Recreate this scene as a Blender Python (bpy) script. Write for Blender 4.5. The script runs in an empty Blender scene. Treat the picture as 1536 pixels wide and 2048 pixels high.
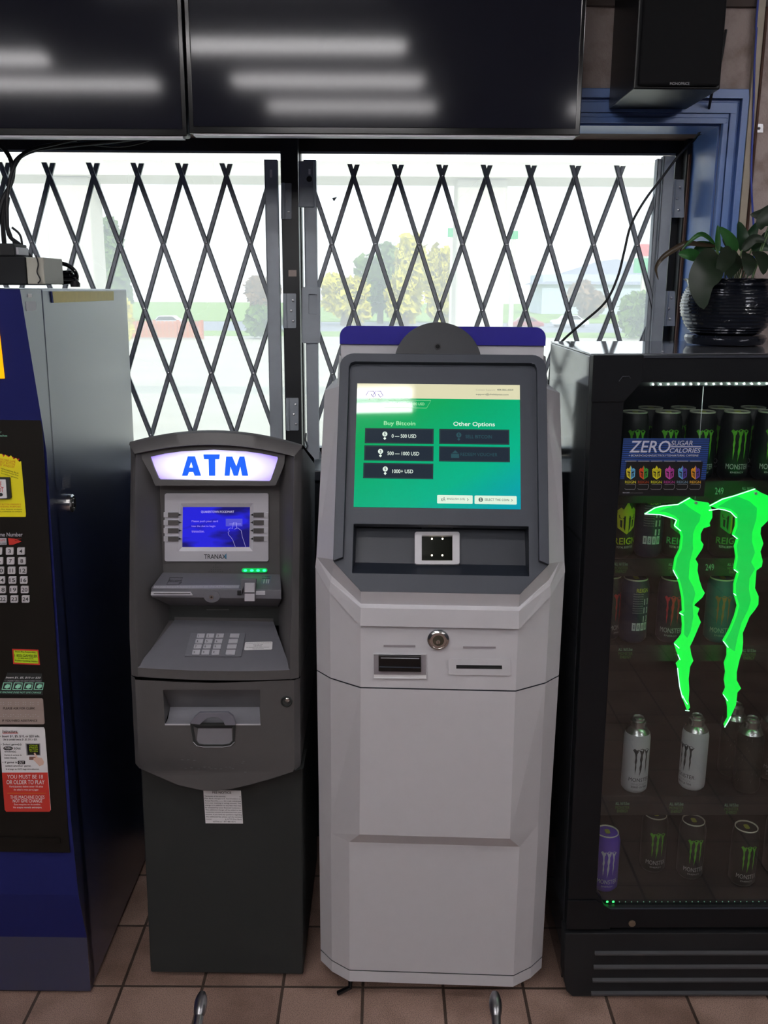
import bpy, bmesh, math, random
import numpy as np
from mathutils import Vector, Matrix
from mathutils.geometry import tessellate_polygon
random.seed(7)
SC = bpy.context.scene
COL = SC.collection
rad = math.radians

# ---------------------------------------------------------------- camera
FPX, CAMH = 1880.0, 1.70
_th, _ro = rad(13.34), rad(0.32)
CAM = np.array([0.0, 0.0, CAMH])
FW = np.array([0, math.cos(_th), -math.sin(_th)])
_u0 = np.array([0, math.sin(_th), math.cos(_th)]); _r0 = np.array([1.0, 0, 0])
RT = _r0 * math.cos(_ro) + _u0 * math.sin(_ro)
UP = _u0 * math.cos(_ro) - _r0 * math.sin(_ro)
cd = bpy.data.cameras.new('camera'); cam = bpy.data.objects.new('camera', cd); COL.objects.link(cam)
cam.matrix_world = Matrix(((RT[0], UP[0], -FW[0], 0), (RT[1], UP[1], -FW[1], 0), (RT[2], UP[2], -FW[2], CAMH), (0, 0, 0, 1)))
cd.sensor_fit = 'VERTICAL'; cd.sensor_height = 36.0; cd.lens = 36.0 * FPX / 2048.0
cd.clip_start = 0.02; cd.clip_end = 400
SC.camera = cam

# ---------------------------------------------------------------- light and exposure
SKY = 2.5
TUBE = 27.5
SUN = 3.6
SC.view_settings.view_transform = 'Standard'
SC.view_settings.look = 'None'
SC.view_settings.gamma = 1.0
SC.view_settings.use_curve_mapping = False
SC.view_settings.exposure = 0.0
w = bpy.data.worlds.new('World'); SC.world = w; w.use_nodes = True
wn = w.node_tree.nodes; wl = w.node_tree.links
bg = wn['Background']; bg.inputs[1].default_value = SKY
tcw = wn.new('ShaderNodeTexCoord'); sxw = wn.new('ShaderNodeSeparateXYZ'); rpw = wn.new('ShaderNodeValToRGB')
wl.new(tcw.outputs['Generated'], sxw.inputs[0]); wl.new(sxw.outputs['Z'], rpw.inputs[0]); wl.new(rpw.outputs[0], bg.inputs[0])
rpw.color_ramp.elements[0].position = 0.0; rpw.color_ramp.elements[0].color = (0.95, 0.97, 1, 1)
rpw.color_ramp.elements[1].position = 0.7; rpw.color_ramp.elements[1].color = (0.72, 0.84, 1, 1)
sl = bpy.data.lights.new('sun', 'SUN'); sl.energy = SUN; sl.angle = rad(1.0); sl.color = (1, 0.95, 0.86)
so = bpy.data.objects.new('sun', sl); COL.objects.link(so); so.rotation_euler = (rad(58), rad(0), rad(20))

# ---------------------------------------------------------------- helpers
def lin(c):
    if isinstance(c, str):
        c = [int(c[i:i + 2], 16) / 255 for i in (0, 2, 4)]
        return tuple(x / 12.92 if x <= 0.04045 else ((x + 0.055) / 1.055) ** 2.4 for x in c)
    return tuple(c)
def mat(name, col, rough=0.5, metal=0.0, var=0.06, vscale=40.0, bump=0.0, bscale=300.0, emit=None, es=0.0, spec=0.5, coat=0.0):
    m = bpy.data.materials.new(name); m.use_nodes = True
    n = m.node_tree.nodes; l = m.node_tree.links; b = n['Principled BSDF']
    c = lin(col)
    b.inputs['Roughness'].default_value = rough; b.inputs['Metallic'].default_value = metal
    b.inputs['Specular IOR Level'].default_value = spec
    b.inputs['Coat Weight'].default_value = coat; b.inputs['Coat Roughness'].default_value = 0.05
    tc = n.new('ShaderNodeTexCoord')
    nz = n.new('ShaderNodeTexNoise'); nz.inputs['Scale'].default_value = vscale; nz.inputs['Detail'].default_value = 3
    l.new(tc.outputs['Object'], nz.inputs['Vector'])
    mx = n.new('ShaderNodeMix'); mx.data_type = 'RGBA'
    mx.inputs[6].default_value = tuple(x * (1 - var) for x in c) + (1,)
    mx.inputs[7].default_value = tuple(min(1, x * (1 + var)) for x in c) + (1,)
    l.new(nz.outputs['Fac'], mx.inputs[0]); l.new(mx.outputs[2], b.inputs['Base Color'])
    if bump:
        n2 = n.new('ShaderNodeTexNoise'); n2.inputs['Scale'].default_value = bscale; n2.inputs['Detail'].default_value = 2
        l.new(tc.outputs['Object'], n2.inputs['Vector'])
        bp = n.new('ShaderNodeBump'); bp.inputs['Strength'].default_value = bump; bp.inputs['Distance'].default_value = 0.002
        l.new(n2.outputs['Fac'], bp.inputs['Height']); l.new(bp.outputs[0], b.inputs['Normal'])
    if emit is not None:
        b.inputs['Emission Color'].default_value = lin(emit) + (1,); b.inputs['Emission Strength'].default_value = es
    return m

def schlick(n, l, f0, mix):
    lw = n.new('ShaderNodeLayerWeight'); lw.inputs[0].default_value = 0.5
    pw = n.new('ShaderNodeMath'); pw.operation = 'POWER'; pw.inputs[1].default_value = 5.0; l.new(lw.outputs['Facing'], pw.inputs[0])
    ma = n.new('ShaderNodeMath'); ma.operation = 'MULTIPLY_ADD'; ma.inputs[1].default_value = 1 - f0; ma.inputs[2].default_value = f0
    l.new(pw.outputs[0], ma.inputs[0]); l.new(ma.outputs[0], mix.inputs[0])

class Fr:
    """local frame of a thing: its origin, its turn about z and its small lean"""
    def __init__(s, o=(0, 0, 0), yaw=0.0, lean=0.0):
        s.o = np.array(o, float); s.rot = (0, rad(lean), rad(yaw))
        s.R = np.array((Matrix.Rotation(rad(yaw), 3, 'Z') @ Matrix.Rotation(rad(lean), 3, 'Y')))
    def ray(s, u, v):
        d = FW + RT * (u - 768) / FPX - UP * (v - 1024) / FPX
        return s.R.T @ (CAM - s.o), s.R.T @ d
    def at(s, u, v, x=None, y=None, z=None):
        o, d = s.ray(u, v)
        t = (x - o[0]) / d[0] if x is not None else (y - o[1]) / d[1] if y is not None else (z - o[2]) / d[2]
        return o + d * t
    def on(s, u, v, p, n):
        o, d = s.ray(u, v); n = np.array(n, float)
        return o + d * (np.dot(np.array(p, float) - o, n) / np.dot(d, n))
class Pl:
    """a plane of a thing; P(u, v, off) is the point of it seen at u, v"""
    def __init__(s, fr, p, n, zo=None):
        s.fr, s.p = fr, np.array(p, float); n = np.array(n, float); s.n = n / np.linalg.norm(n); s.zo = zo
    def P(s, u, v, off=0.0):
        if s.zo: u, v = s.zo[0] + u / s.zo[2], s.zo[1] + v / s.zo[2]
        return s.fr.on(u, v, s.p + s.n * off, s.n)
    def Q(s, pts, off=0.0): return [s.P(u, v, off) for u, v in pts]
    def B(s, b, off=0.0): return s.Q([(b[0], b[1]), (b[2], b[1]), (b[2], b[3]), (b[0], b[3])], off)
def zoomed(pl, u0, v0, k): return Pl(pl.fr, pl.p, pl.n, (u0, v0, k))

_tx = {}
def glyph(s, bold=0.0, shear=0.0):
    bold = 0.0 if 'M' in s else min(bold, 0.009)
    k = (s, bold, shear)
    if k not in _tx:
        c = bpy.data.curves.new('t', 'FONT'); c.body = s; c.offset = bold; c.shear = shear; c.resolution_u = 3
        o = bpy.data.objects.new('t', c); COL.objects.link(o)
        bpy.context.view_layer.update()
        me = bpy.data.meshes.new_from_object(o.evaluated_get(bpy.context.evaluated_depsgraph_get()))
        v = np.array([x.co[:2] for x in me.vertices]) if len(me.vertices) else np.zeros((1, 2)); f = [tuple(p.vertices) for p in me.polygons]
        
        a, b = v.min(0), v.max(0); d = np.maximum(b - a, 1e-6)
        _tx[k] = ((v - a) / d, f, d[0] / d[1])
        bpy.data.objects.remove(o); bpy.data.curves.remove(c); bpy.data.meshes.remove(me)
    return _tx[k]
def bil(q):
    q = [np.array(x, float) for x in q]          # tl, tr, br, bl
    return lambda a, b: (q[3] * (1 - a) + q[2] * a) * (1 - b) + (q[0] * (1 - a) + q[1] * a) * b
def rrect(q, r=0.15, asp=1.0, n=4):
    f = bil(q); out = []
    rx, ry = r, r * asp
    for cx, cy, a0 in ((1 - rx, 1 - ry, 0), (rx, 1 - ry, 90), (rx, ry, 180), (1 - rx, ry, 270)):
        for i in range(n + 1):
            a = rad(a0 + 90 * i / n); out.append(f(cx + rx * math.cos(a), cy + ry * math.sin(a)))
    return out

class MB:
    def __init__(s): s.v, s.f, s.m, s.ms = [], [], [], []
    def mi(s, M):
        if M not in s.ms: s.ms.append(M)
        return s.ms.index(M)
    def add(s, pts, faces, M):
        b = len(s.v); s.v += [tuple(float(c) for c in p) for p in pts]; k = s.mi(M)
        for f in faces: s.f.append(tuple(i + b for i in f)); s.m.append(k)
        return s
    def poly(s, pts, M): return s.add(pts, [tuple(range(len(pts)))], M)
    def tess(s, outer, holes, M):
        allp = [list(outer)] + [list(h) for h in holes]
        t = tessellate_polygon([[Vector(p) for p in l] for l in allp])
        return s.add([p for l in allp for p in l], [tuple(x) for x in t], M)
    def extr(s, outer, vec, M, holes=(), Mside=None):
        vec = np.array(vec, float); back = lambda l: [np.array(p) + vec for p in l]
        if holes or len(outer) > 4:
            s.tess(outer, holes, M); s.tess(back(outer), [back(h) for h in holes], Mside or M)
        else:
            s.poly(outer, M); s.poly(back(outer), Mside or M)
        for l in [outer] + list(holes):
            n = len(l); b = back(l)
            s.add(list(l) + b, [(i, (i + 1) % n, n + (i + 1) % n, n + i) for i in range(n)], Mside or M)
        return s
    def ring(s, a, b, M):
        n = len(a); return s.add(list(a) + list(b), [(i, (i + 1) % n, n + (i + 1) % n, n + i) for i in range(n)], M)
    def box(s, x0, x1, y0, y1, z0, z1, M):
        return s.add([(x0, y0, z0), (x1, y0, z0), (x1, y1, z0), (x0, y1, z0), (x0, y0, z1), (x1, y0, z1), (x1, y1, z1), (x0, y1, z1)],
                     [(0, 3, 2, 1), (4, 5, 6, 7), (0, 1, 5, 4), (1, 2, 6, 5), (2, 3, 7, 6), (3, 0, 4, 7)], M)
    def loft(s, rows, M, closed=False):
        n = len(rows[0]); P = [p for r in rows for p in r]; F = []
        for i in range(len(rows) - 1):
            for j in range(n if closed else n - 1):
                F.append((i * n + j, i * n + (j + 1) % n, (i + 1) * n + (j + 1) % n, (i + 1) * n + j))
        return s.add(P, F, M)
    def tube(s, path, r, M, n=8, cap=True):
        path = [np.array(p, float) for p in path]; rows = []; up = None
        rs = r if isinstance(r, (list, tuple)) else [r] * len(path)
        for i, p in enumerate(path):
            t = path[min(i + 1, len(path) - 1)] - path[max(i - 1, 0)]; t = t / (np.linalg.norm(t) + 1e-9)
            if up is None: up = np.array([0, 0, 1.0]) if abs(t[2]) < 0.9 else np.array([1.0, 0, 0])
            a = np.cross(t, up); a /= np.linalg.norm(a) + 1e-9; b = np.cross(a, t); up = b
            rows.append([p + rs[i] * (a * math.cos(2 * math.pi * k / n) + b * math.sin(2 * math.pi * k / n)) for k in range(n)])
        s.loft(rows, M, True)
        if cap: s.poly(rows[0], M); s.poly(rows[-1], M)
        return s
    def lathe(s, prof, c, M, n=28, axis='z'):
        rows = []
        for r, h in prof:
            row = []
            for k in range(n):
                a = 2 * math.pi * k / n; x, y = r * math.cos(a), r * math.sin(a)
                row.append((c[0] + x, c[1] + y, c[2] + h) if axis == 'z' else (c[0] + x, c[1] + h, c[2] + y))
            rows.append(row)
        s.loft(rows, M, True)
        for q in (0, -1):
            if prof[q][0] > 1e-4: s.poly(rows[q], M)
        return s
    def text(s, t, fn, M, bold=0.0, shear=0.0):
        if not callable(fn): fn = bil(fn)
        v, f, _ = glyph(t, bold, shear)
        return s.add([fn(a, b) for a, b in v], f, M)
    def obj(s, name, parent=None, smooth=False, bevel=0.0, label=None, cat=None, group=None, kind=None, seg=2):
        me = bpy.data.meshes.new(name); me.from_pydata(s.v, [], s.f)
        for M in s.ms: me.materials.append(M)
        me.polygons.foreach_set('material_index', s.m)
        bm = bmesh.new(); bm.from_mesh(me); bmesh.ops.remove_doubles(bm, verts=bm.verts, dist=1e-6)
        bmesh.ops.recalc_face_normals(bm, faces=bm.faces); bm.to_mesh(me); bm.free()
        o = bpy.data.objects.new(name, me); COL.objects.link(o)
        if smooth:
            me.polygons.foreach_set('use_smooth', [True] * len(me.polygons))
            if hasattr(me, 'set_sharp_from_angle'): me.set_sharp_from_angle(angle=rad(38))
        if bevel:
            b = o.modifiers.new('bevel', 'BEVEL'); b.width = bevel; b.segments = seg; b.limit_method = 'ANGLE'; b.angle_limit = rad(35)
        if parent: o.parent = parent
        if label: o['label'] = label
        if cat: o['category'] = cat
        if group: o['group'] = group
        if kind: o['kind'] = kind
        return o
def thing(name, label, cat, fr=None, group=None):
    o = bpy.data.objects.new(name, None); COL.objects.link(o); o.empty_display_size = 0.05
    if fr is not None: o.location = fr.o; o.rotation_euler = fr.rot
    o['label'] = label; o['category'] = cat
    if group: o['group'] = group
    return o
def dup(root, loc, label=None, rz=None, group=None):
    r = root.copy(); COL.objects.link(r); r.location = loc
    if rz is not None: r.rotation_euler = (0, 0, rz)
    if label: r['label'] = label
    if group: r['group'] = group
    for ch in list(root.children):
        c = ch.copy(); COL.objects.link(c); c.parent = r
        for g in list(ch.children):
            d = g.copy(); COL.objects.link(d); d.parent = c
    return r
W0 = Fr()
def smoothpath(pts, n=6):
    pts = [np.array(p, float) for p in pts]; out = []
    for i in range(len(pts) - 1):
        p0 = pts[max(i - 1, 0)]; p1 = pts[i]; p2 = pts[i + 1]; p3 = pts[min(i + 2, len(pts) - 1)]
        for k in range(n):
            t = k / n
            out.append(0.5 * ((2 * p1) + (-p0 + p2) * t + (2 * p0 - 5 * p1 + 4 * p2 - p3) * t * t + (-p0 + 3 * p1 - 3 * p2 + p3) * t ** 3))
    out.append(pts[-1]); return out

# ---------------------------------------------------------------- materials
black = mat('black_plastic', '0f1115', 0.38, spec=0.3)
blackm = mat('black_matte', '121317', 0.6, bump=0.1)
blackgl = mat('black_gloss', '0c0d10', 0.12)
tvscr = mat('tv_screen', '1a1b24', 0.075, var=0.02, spec=0.22)
chrome = mat('chrome', 'd0d0d0', 0.18, 1.0)
steel = mat('brushed_steel', 'a8a8ac', 0.3, 1.0)
whitep = mat('white_powder_coat', 'c8c7cc', 0.42, var=0.02, bump=0.06, bscale=900)
slate = mat('slate_plastic', '303642', 0.5, var=0.03, bump=0.08, bscale=1200)
slated = mat('slate_inner', '262b35', 0.45, var=0.03, bump=0.08, bscale=1200)
purple = mat('purple_paint', '2a2494', 0.35, var=0.03)
atmg = mat('grey_atm_plastic', '504e4f', 0.45, var=0.04, bump=0.12, bscale=900)
atmg2 = mat('grey_atm_shelf', '64646b', 0.5, var=0.05, bump=0.2, bscale=900)
atmdk = mat('dark_atm_steel', '252828', 0.6, var=0.04, bump=0.15, bscale=700)
silver = mat('silver_plastic', 'b6b5bd', 0.4, var=0.02)
bluep = mat('navy_paint', '182348', 0.34, var=0.04, bump=0.12, bscale=500, spec=1.0, coat=0.95)
bluep.node_tree.nodes['Principled BSDF'].inputs['Coat Roughness'].default_value = 0.33
bluef = mat('navy_front', '1c2262', 0.6, spec=0.25, var=0.04, bump=0.05, bscale=500)
bkpanel = mat('dark_panel', '171411', 0.5, spec=0.25)
whitel = mat('white_print', 'e4e2e4', 0.5, var=0.01)
blackl = mat('black_print', '101012', 0.5, var=0.01)
redl = mat('red_print', 'c6362c', 0.5, var=0.02)
yell = mat('yellow_print', 'e8dc1c', 0.5, var=0.02)
orgl = mat('orange_print', 'c8641c', 0.5, var=0.02)
lime = mat('lime_print', 'b8d820', 0.5, var=0.02)
taupe = mat('taupe_plate', '9a8a84', 0.4, var=0.03)
mint = mat('mint_print', '9adfc0', 0.5, var=0.02)
greyl = mat('grey_print', '9a9aa0', 0.5, var=0.02)
skin = mat('hand_print', 'd8b4a4', 0.6, var=0.02)
grille = mat('grey_gate_paint', '9aa1a9', 0.5, var=0.12, vscale=25)
grilled = mat('dark_gate_paint', '858b93', 0.5, var=0.15, vscale=25)
framebk = mat('black_window_frame', '15171c', 0.4)
bluetrim = mat('blue_trim_paint', '5474b0', 0.35, var=0.1, vscale=12, spec=0.6)
rust = mat('rusty_wood', '4a3026', 0.8, var=0.5, vscale=30)

# ---------------------------------------------------------------- structure: room shell
def node_mat(name): m = bpy.data.materials.new(name); m.use_nodes = True; return m, m.node_tree.nodes, m.node_tree.links
tile, n, l = node_mat('quarry_tile')
b = n['Principled BSDF']
tc = n.new('ShaderNodeTexCoord'); mp = n.new('ShaderNodeMapping'); l.new(tc.outputs['Object'], mp.inputs[0])
mp.inputs['Location'].default_value = (0.046, 0.0425, 0)
br = n.new('ShaderNodeTexBrick'); br.offset = 0.0; br.inputs['Scale'].default_value = 1.0
br.inputs['Brick Width'].default_value = 0.2005; br.inputs['Row Height'].default_value = 0.2285
br.inputs['Mortar Size'].default_value = 0.0042; br.inputs['Mortar Smooth'].default_value = 0.25; br.inputs['Bias'].default_value = 0
br.inputs['Color1'].default_value = lin('b2968a') + (1,); br.inputs['Color2'].default_value = lin('9c8074') + (1,)
br.inputs['Mortar'].default_value = lin('54473f') + (1,)
l.new(mp.outputs[0], br.inputs['Vector'])
sp = n.new('ShaderNodeTexNoise'); sp.inputs['Scale'].default_value = 420; sp.inputs['Detail'].default_value = 3; l.new(tc.outputs['Object'], sp.inputs['Vector'])
rp = n.new('ShaderNodeValToRGB'); l.new(sp.outputs['Fac'], rp.inputs[0])
rp.color_ramp.elements[0].position = 0.36; rp.color_ramp.elements[0].color = (0.35, 0.35, 0.36, 1)
rp.color_ramp.elements[1].position = 0.56; rp.color_ramp.elements[1].color = (1.05, 1.02, 1.0, 1)
mu = n.new('ShaderNodeMix'); mu.data_type = 'RGBA'; mu.blend_type = 'MULTIPLY'; mu.inputs[0].default_value = 0.8
l.new(br.outputs['Color'], mu.inputs[6]); l.new(rp.outputs[0], mu.inputs[7])
st = n.new('ShaderNodeTexNoise'); st.inputs['Scale'].default_value = 7; st.inputs['Detail'].default_value = 4; l.new(tc.outputs['Object'], st.inputs['Vector'])
rs = n.new('ShaderNodeValToRGB'); l.new(st.outputs['Fac'], rs.inputs[0])
rs.color_ramp.elements[0].position = 0.32; rs.color_ramp.elements[0].color = (0.55, 0.52, 0.48, 1); rs.color_ramp.elements[1].position = 0.55; rs.color_ramp.elements[1].color = (1, 1, 1, 1)
m2 = n.new('ShaderNodeMix'); m2.data_type = 'RGBA'; m2.blend_type = 'MULTIPLY'; m2.inputs[0].default_value = 0.8
l.new(mu.outputs[2], m2.inputs[6]); l.new(rs.outputs[0], m2.inputs[7]); l.new(m2.outputs[2], b.inputs['Base Color'])
b.inputs['Roughness'].default_value = 0.42
bp = n.new('ShaderNodeBump'); bp.inputs['Strength'].default_value = 0.5; bp.inputs['Distance'].default_value = 0.003; bp.invert = True
l.new(br.outputs['Fac'], bp.inputs['Height'])
bp2 = n.new('ShaderNodeBump'); bp2.inputs['Strength'].default_value = 0.35; bp2.inputs['Distance'].default_value = 0.001
l.new(sp.outputs['Fac'], bp2.inputs['Height']); l.new(bp.outputs[0], bp2.inputs['Normal']); l.new(bp2.outputs[0], b.inputs['Normal'])

YW, YG = 2.68, 2.93          # wall face and window frame plane
ZC = 3.05
block, n, l = node_mat('painted_block_wall')
b = n['Principled BSDF']; tc = n.new('ShaderNodeTexCoord'); nz = n.new('ShaderNodeTexNoise'); nz.inputs['Scale'].default_value = 18; nz.inputs['Detail'].default_value = 6
l.new(tc.outputs['Object'], nz.inputs['Vector']); rp = n.new('ShaderNodeValToRGB'); l.new(nz.outputs['Fac'], rp.inputs[0])
rp.color_ramp.elements[0].position = 0.33; rp.color_ramp.elements[0].color = lin('8a7a74') + (1,)
rp.color_ramp.elements[1].position = 0.6; rp.color_ramp.elements[1].color = lin('a89a96') + (1,)
l.new(rp.outputs[0], b.inputs['Base Color']); b.inputs['Roughness'].default_value = 0.8
n2 = n.new('ShaderNodeTexNoise'); n2.inputs['Scale'].default_value = 150; l.new(tc.outputs['Object'], n2.inputs['Vector'])
bp = n.new('ShaderNodeBump'); bp.inputs['Strength'].default_value = 0.5; bp.inputs['Distance'].default_value = 0.004
l.new(n2.outputs['Fac'], bp.inputs['Height']); l.new(bp.outputs[0], b.inputs['Normal'])
lowwall = mat('dark_blue_low_wall', '10161f', 0.5, bump=0.1)
ceilm = mat('ceiling_tile', 'a8a8a4', 0.85, var=0.08, vscale=60, bump=0.3)
backm = mat('shop_wall', '43454e', 0.8, var=0.2, vscale=3)
browntop = mat('brown_wall_band', '4a403c', 0.8)

MB().box(-4, 3.5, -4.6, 3.1, -0.1, 0.0, tile).obj('floor', kind='structure')
MB().box(-4.1, 3.6, -4.7, 2.92, ZC, ZC + 0.1, ceilm).obj('ceiling', kind='structure')
# window opening: x WX0..WX1, z WZ0..WZ1
WX0 = -1.75
WX1 = W0.at(1437, 300, y=YW)[0]
WZ1 = W0.at(1250, 247, y=YW)[2]
WZ0 = W0.at(1118, 912, y=YG)[2] - 0.0
wb = MB()
wb.box(-4, WX0, YW, 2.98, 0, ZC, block)
wb.box(WX1, 3.5, YW, 2.98, 0, ZC, block)
wb.box(WX0, WX1, YW, 2.98, WZ1, ZC, block)
wb.box(WX0, WX1, YW, 2.98, 0, WZ0 - 0.02, lowwall)
wb.obj('wall_back', kind='structure')
zb = W0.at(1200, 14, y=YW)[2]
MB().box(-4, 3.5, YW - 0.012, YW - 0.0005, zb, ZC - 0.001, browntop).obj('trim_1', kind='structure')
MB().box(-4.1, -4.0, -4.6, 2.98, 0, ZC, backm).obj('wall_left', kind='structure')
MB().box(3.5, 3.6, -4.6, 2.98, 0, ZC, backm).obj('wall_right', kind='structure')
MB().box(-4.1, 3.6, -4.7, -4.6, 0, ZC, backm).obj('wall_front', kind='structure')

# blue casing around the opening, with its moulded steps, and the blue lining of the reveal
cx0 = WX1; cx1 = W0.at(1481, 300, y=YW)[0]; ct = W0.at(1400, 181, y=YW)[2]
cw = cx1 - cx0; chh = ct - WZ1
t = MB()
steps = [(0.0, 0.16, 0.020), (0.16, 0.3, 0.012), (0.3, 0.62, 0.017), (0.62, 0.74, 0.010), (0.74, 1.0, 0.026)]
for a, b_, d in steps:
    t.box(cx0 + cw * a, cx0 + cw * b_, YW - d, YW - 0.0005, WZ0 - 0.3, WZ1 + chh * a, bluetrim)
    t.box(WX0 - 0.1, cx0 + cw * b_, YW - d, YW - 0.0005, WZ1 + chh * a, WZ1 + chh * b_, bluetrim)
t.obj('trim_2', kind='structure', bevel=0.002)
t = MB()
t.box(WX1 - 0.006, WX1 + 0.0, YW, YG, WZ0, WZ1, bluetrim)
t.box(WX0, WX1 - 0.006, YW, YW + 0.13, WZ1 - 0.006, WZ1, bluetrim)
t.box(WX0, WX1 - 0.006, YW + 0.13, YG, WZ1 - 0.006, WZ1, rust)
t.obj('trim_3', kind='structure')
MB().box(WX0, WX1, YW - 0.02, YG, WZ0 - 0.03, WZ0, mat('sill_paint', '2a2e36', 0.4)).obj('trim_4', kind='structure', bevel=0.003)

# window frames, glazing and the perforated film on it
fz1 = W0.at(700, 303, y=YG)[2]; mx0 = W0.at(563, 310, y=YG)[0]; mx1 = W0.at(601, 310, y=YG)[0]; jx = W0.at(1352, 310, y=YG)[0]
film, n, l = node_mat('perforated_film'); n.remove(n['Principled BSDF']); out = n['Material Output']
tr = n.new('ShaderNodeBsdfTransparent'); tr.inputs[0].default_value = (0.93, 0.95, 0.95, 1)
tl = n.new('ShaderNodeBsdfTranslucent'); tl.inputs[0].default_value = (0.92, 0.93, 0.93, 1)
gl = n.new('ShaderNodeBsdfGlossy'); gl.inputs['Roughness'].default_value = 0.05
m1 = n.new('ShaderNodeMixShader'); m2 = n.new('ShaderNodeMixShader'); m2.inputs[0].default_value = 0.03
tc = n.new('ShaderNodeTexCoord'); nz = n.new('ShaderNodeTexNoise'); nz.inputs['Scale'].default_value = 4; mr = n.new('ShaderNodeMapRange')
l.new(tc.outputs['Object'], nz.inputs[0]); l.new(nz.outputs['Fac'], mr.inputs[0]); mr.inputs[3].default_value = 0.2; mr.inputs[4].default_value = 0.34
l.new(mr.outputs[0], m1.inputs[0]); l.new(tr.outputs[0], m1.inputs[1]); l.new(tl.outputs[0], m1.inputs[2])
l.new(m1.outputs[0], m2.inputs[1]); l.new(gl.outputs[0], m2.inputs[2]); l.new(m2.outputs[0], out.inputs[0])
clear, n, l = node_mat('clear_glass'); n.remove(n['Principled BSDF']); out = n['Material Output']
tr = n.new('ShaderNodeBsdfTransparent'); tr.inputs[0].default_value = (0.97, 0.98, 0.98, 1); gl = n.new('ShaderNodeBsdfGlossy'); gl.inputs['Roughness'].default_value = 0.01
m1 = n.new('ShaderNodeMixShader'); schlick(n, l, 0.04, m1)
l.new(tr.outputs[0], m1.inputs[1]); l.new(gl.outputs[0], m1.inputs[2]); l.new(m1.outputs[0], out.inputs[0])
fgap = W0.at(700, 320, y=YG)[2]
def window(name, x0, x1):
    root = MB()
    root.box(x0 - 0.02, x1 + 0.02, YG, YG + 0.05, fz1, WZ1 - 0.006, framebk)
    root.box(x0 - 0.02, x1 + 0.02, YG, YG + 0.05, WZ0, WZ0 + 0.022, framebk)
    root.box(x0 - 0.02, x0, YG, YG + 0.05, WZ0 + 0.022, fz1, framebk)
    root.box(x1, x1 + 0.02, YG, YG + 0.05, WZ0 + 0.022, fz1, framebk)
    root.box(x0, x1, YG + 0.004, YG + 0.012, fz1 - 0.006, fz1, steel)
    r = root.obj(name, kind='structure')
    MB().box(x0, x1, YG + 0.03, YG + 0.034, WZ0 + 0.022, fz1, clear).obj('glass_pane', r)
    MB().box(x0, x1, YG + 0.0285, YG + 0.0295, WZ0 + 0.022, fgap, film).obj('window_film', r)
    return r
wl1 = window('window_1', -1.72, mx0)
wl2 = window('window_2', mx1, jx)
MB().box(mx0 + 0.0205, mx1 - 0.0205, YG - 0.055, YG + 0.06, WZ0, WZ1 - 0.0065, framebk).obj('trim_5', kind='structure')
MB().box(mx0 + 0.003, mx1 - 0.003, YG - 0.06, YG - 0.001, WZ0, WZ1 - 0.0065, framebk).obj('trim_6', kind='structure')
MB().box(jx + 0.0205, WX1 - 0.0065, YG - 0.04, YG + 0.05, WZ0, WZ1 - 0.0065, framebk).obj('trim_7', kind='structure')
MB().box(jx + 0.024, WX1 - 0.01, YG - 0.052, YG - 0.041, WZ0, WZ1 - 0.05, rust).obj('trim_8', kind='structure')
Pw = Pl(W0, (0, YG + 0.0282, 0), (0, -1, 0))
for par, pts, M_ in ((wl2, [(664, 396), (674, 394), (668, 403)], greyl),):
    MB().extr(Pw.Q(pts), (0, -0.0006, 0), M_).obj('paper_scrap', par)
P = Pl(W0, (0, YG - 0.0605, 0), (0, -1, 0))
MB().extr(P.B((577, 540, 593, 553), 0.0), (0, -0.0005, 0), taupe).obj('trim_9', kind='structure')

# ---------------------------------------------------------------- outside
asph, n, l = node_mat('pavement'); b = n['Principled BSDF']; tc = n.new('ShaderNodeTexCoord'); nz = n.new('ShaderNodeTexNoise'); nz.inputs['Scale'].default_value = 0.7; nz.inputs['Detail'].default_value = 6
l.new(tc.outputs['Object'], nz.inputs[0]); rp = n.new('ShaderNodeValToRGB'); l.new(nz.outputs['Fac'], rp.inputs[0])
rp.color_ramp.elements[0].color = lin('a8a08c') + (1,); rp.color_ramp.elements[1].color = lin('d2cab2') + (1,); l.new(rp.outputs[0], b.inputs['Base Color']); b.inputs['Roughness'].default_value = 0.9
grassm = mat('grass', '7d9a3c', 0.9, var=0.3, vscale=3)
roadm = mat('road', '8a8a90', 0.9)
concrete = mat('concrete', 'c9c4b6', 0.85, var=0.08, vscale=2)
leafy = [mat('autumn_leaves', 'ccc01c', 0.8, var=0.5, vscale=2.5), mat('green_leaves', '5c7a22', 0.8, var=0.4, vscale=2.5), mat('brown_leaves', '8a6a48', 0.8, var=0.4, vscale=2.5)]
bark = mat('bark', '5c4a3a', 0.9)
MB().box(-60, 60, 3.02, 36, -0.25, -0.05, asph).obj('ground', kind='structure')
MB().box(-60, 60, 36, 40, -0.25, -0.03, grassm).obj('verge', kind='structure')
MB().box(-60, 60, 40, 52, -0.25, -0.05, roadm).obj('road', kind='structure')
MB().box(-80, 80, 52, 120, -0.25, 0.0, grassm).obj('field', kind='structure')
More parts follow.
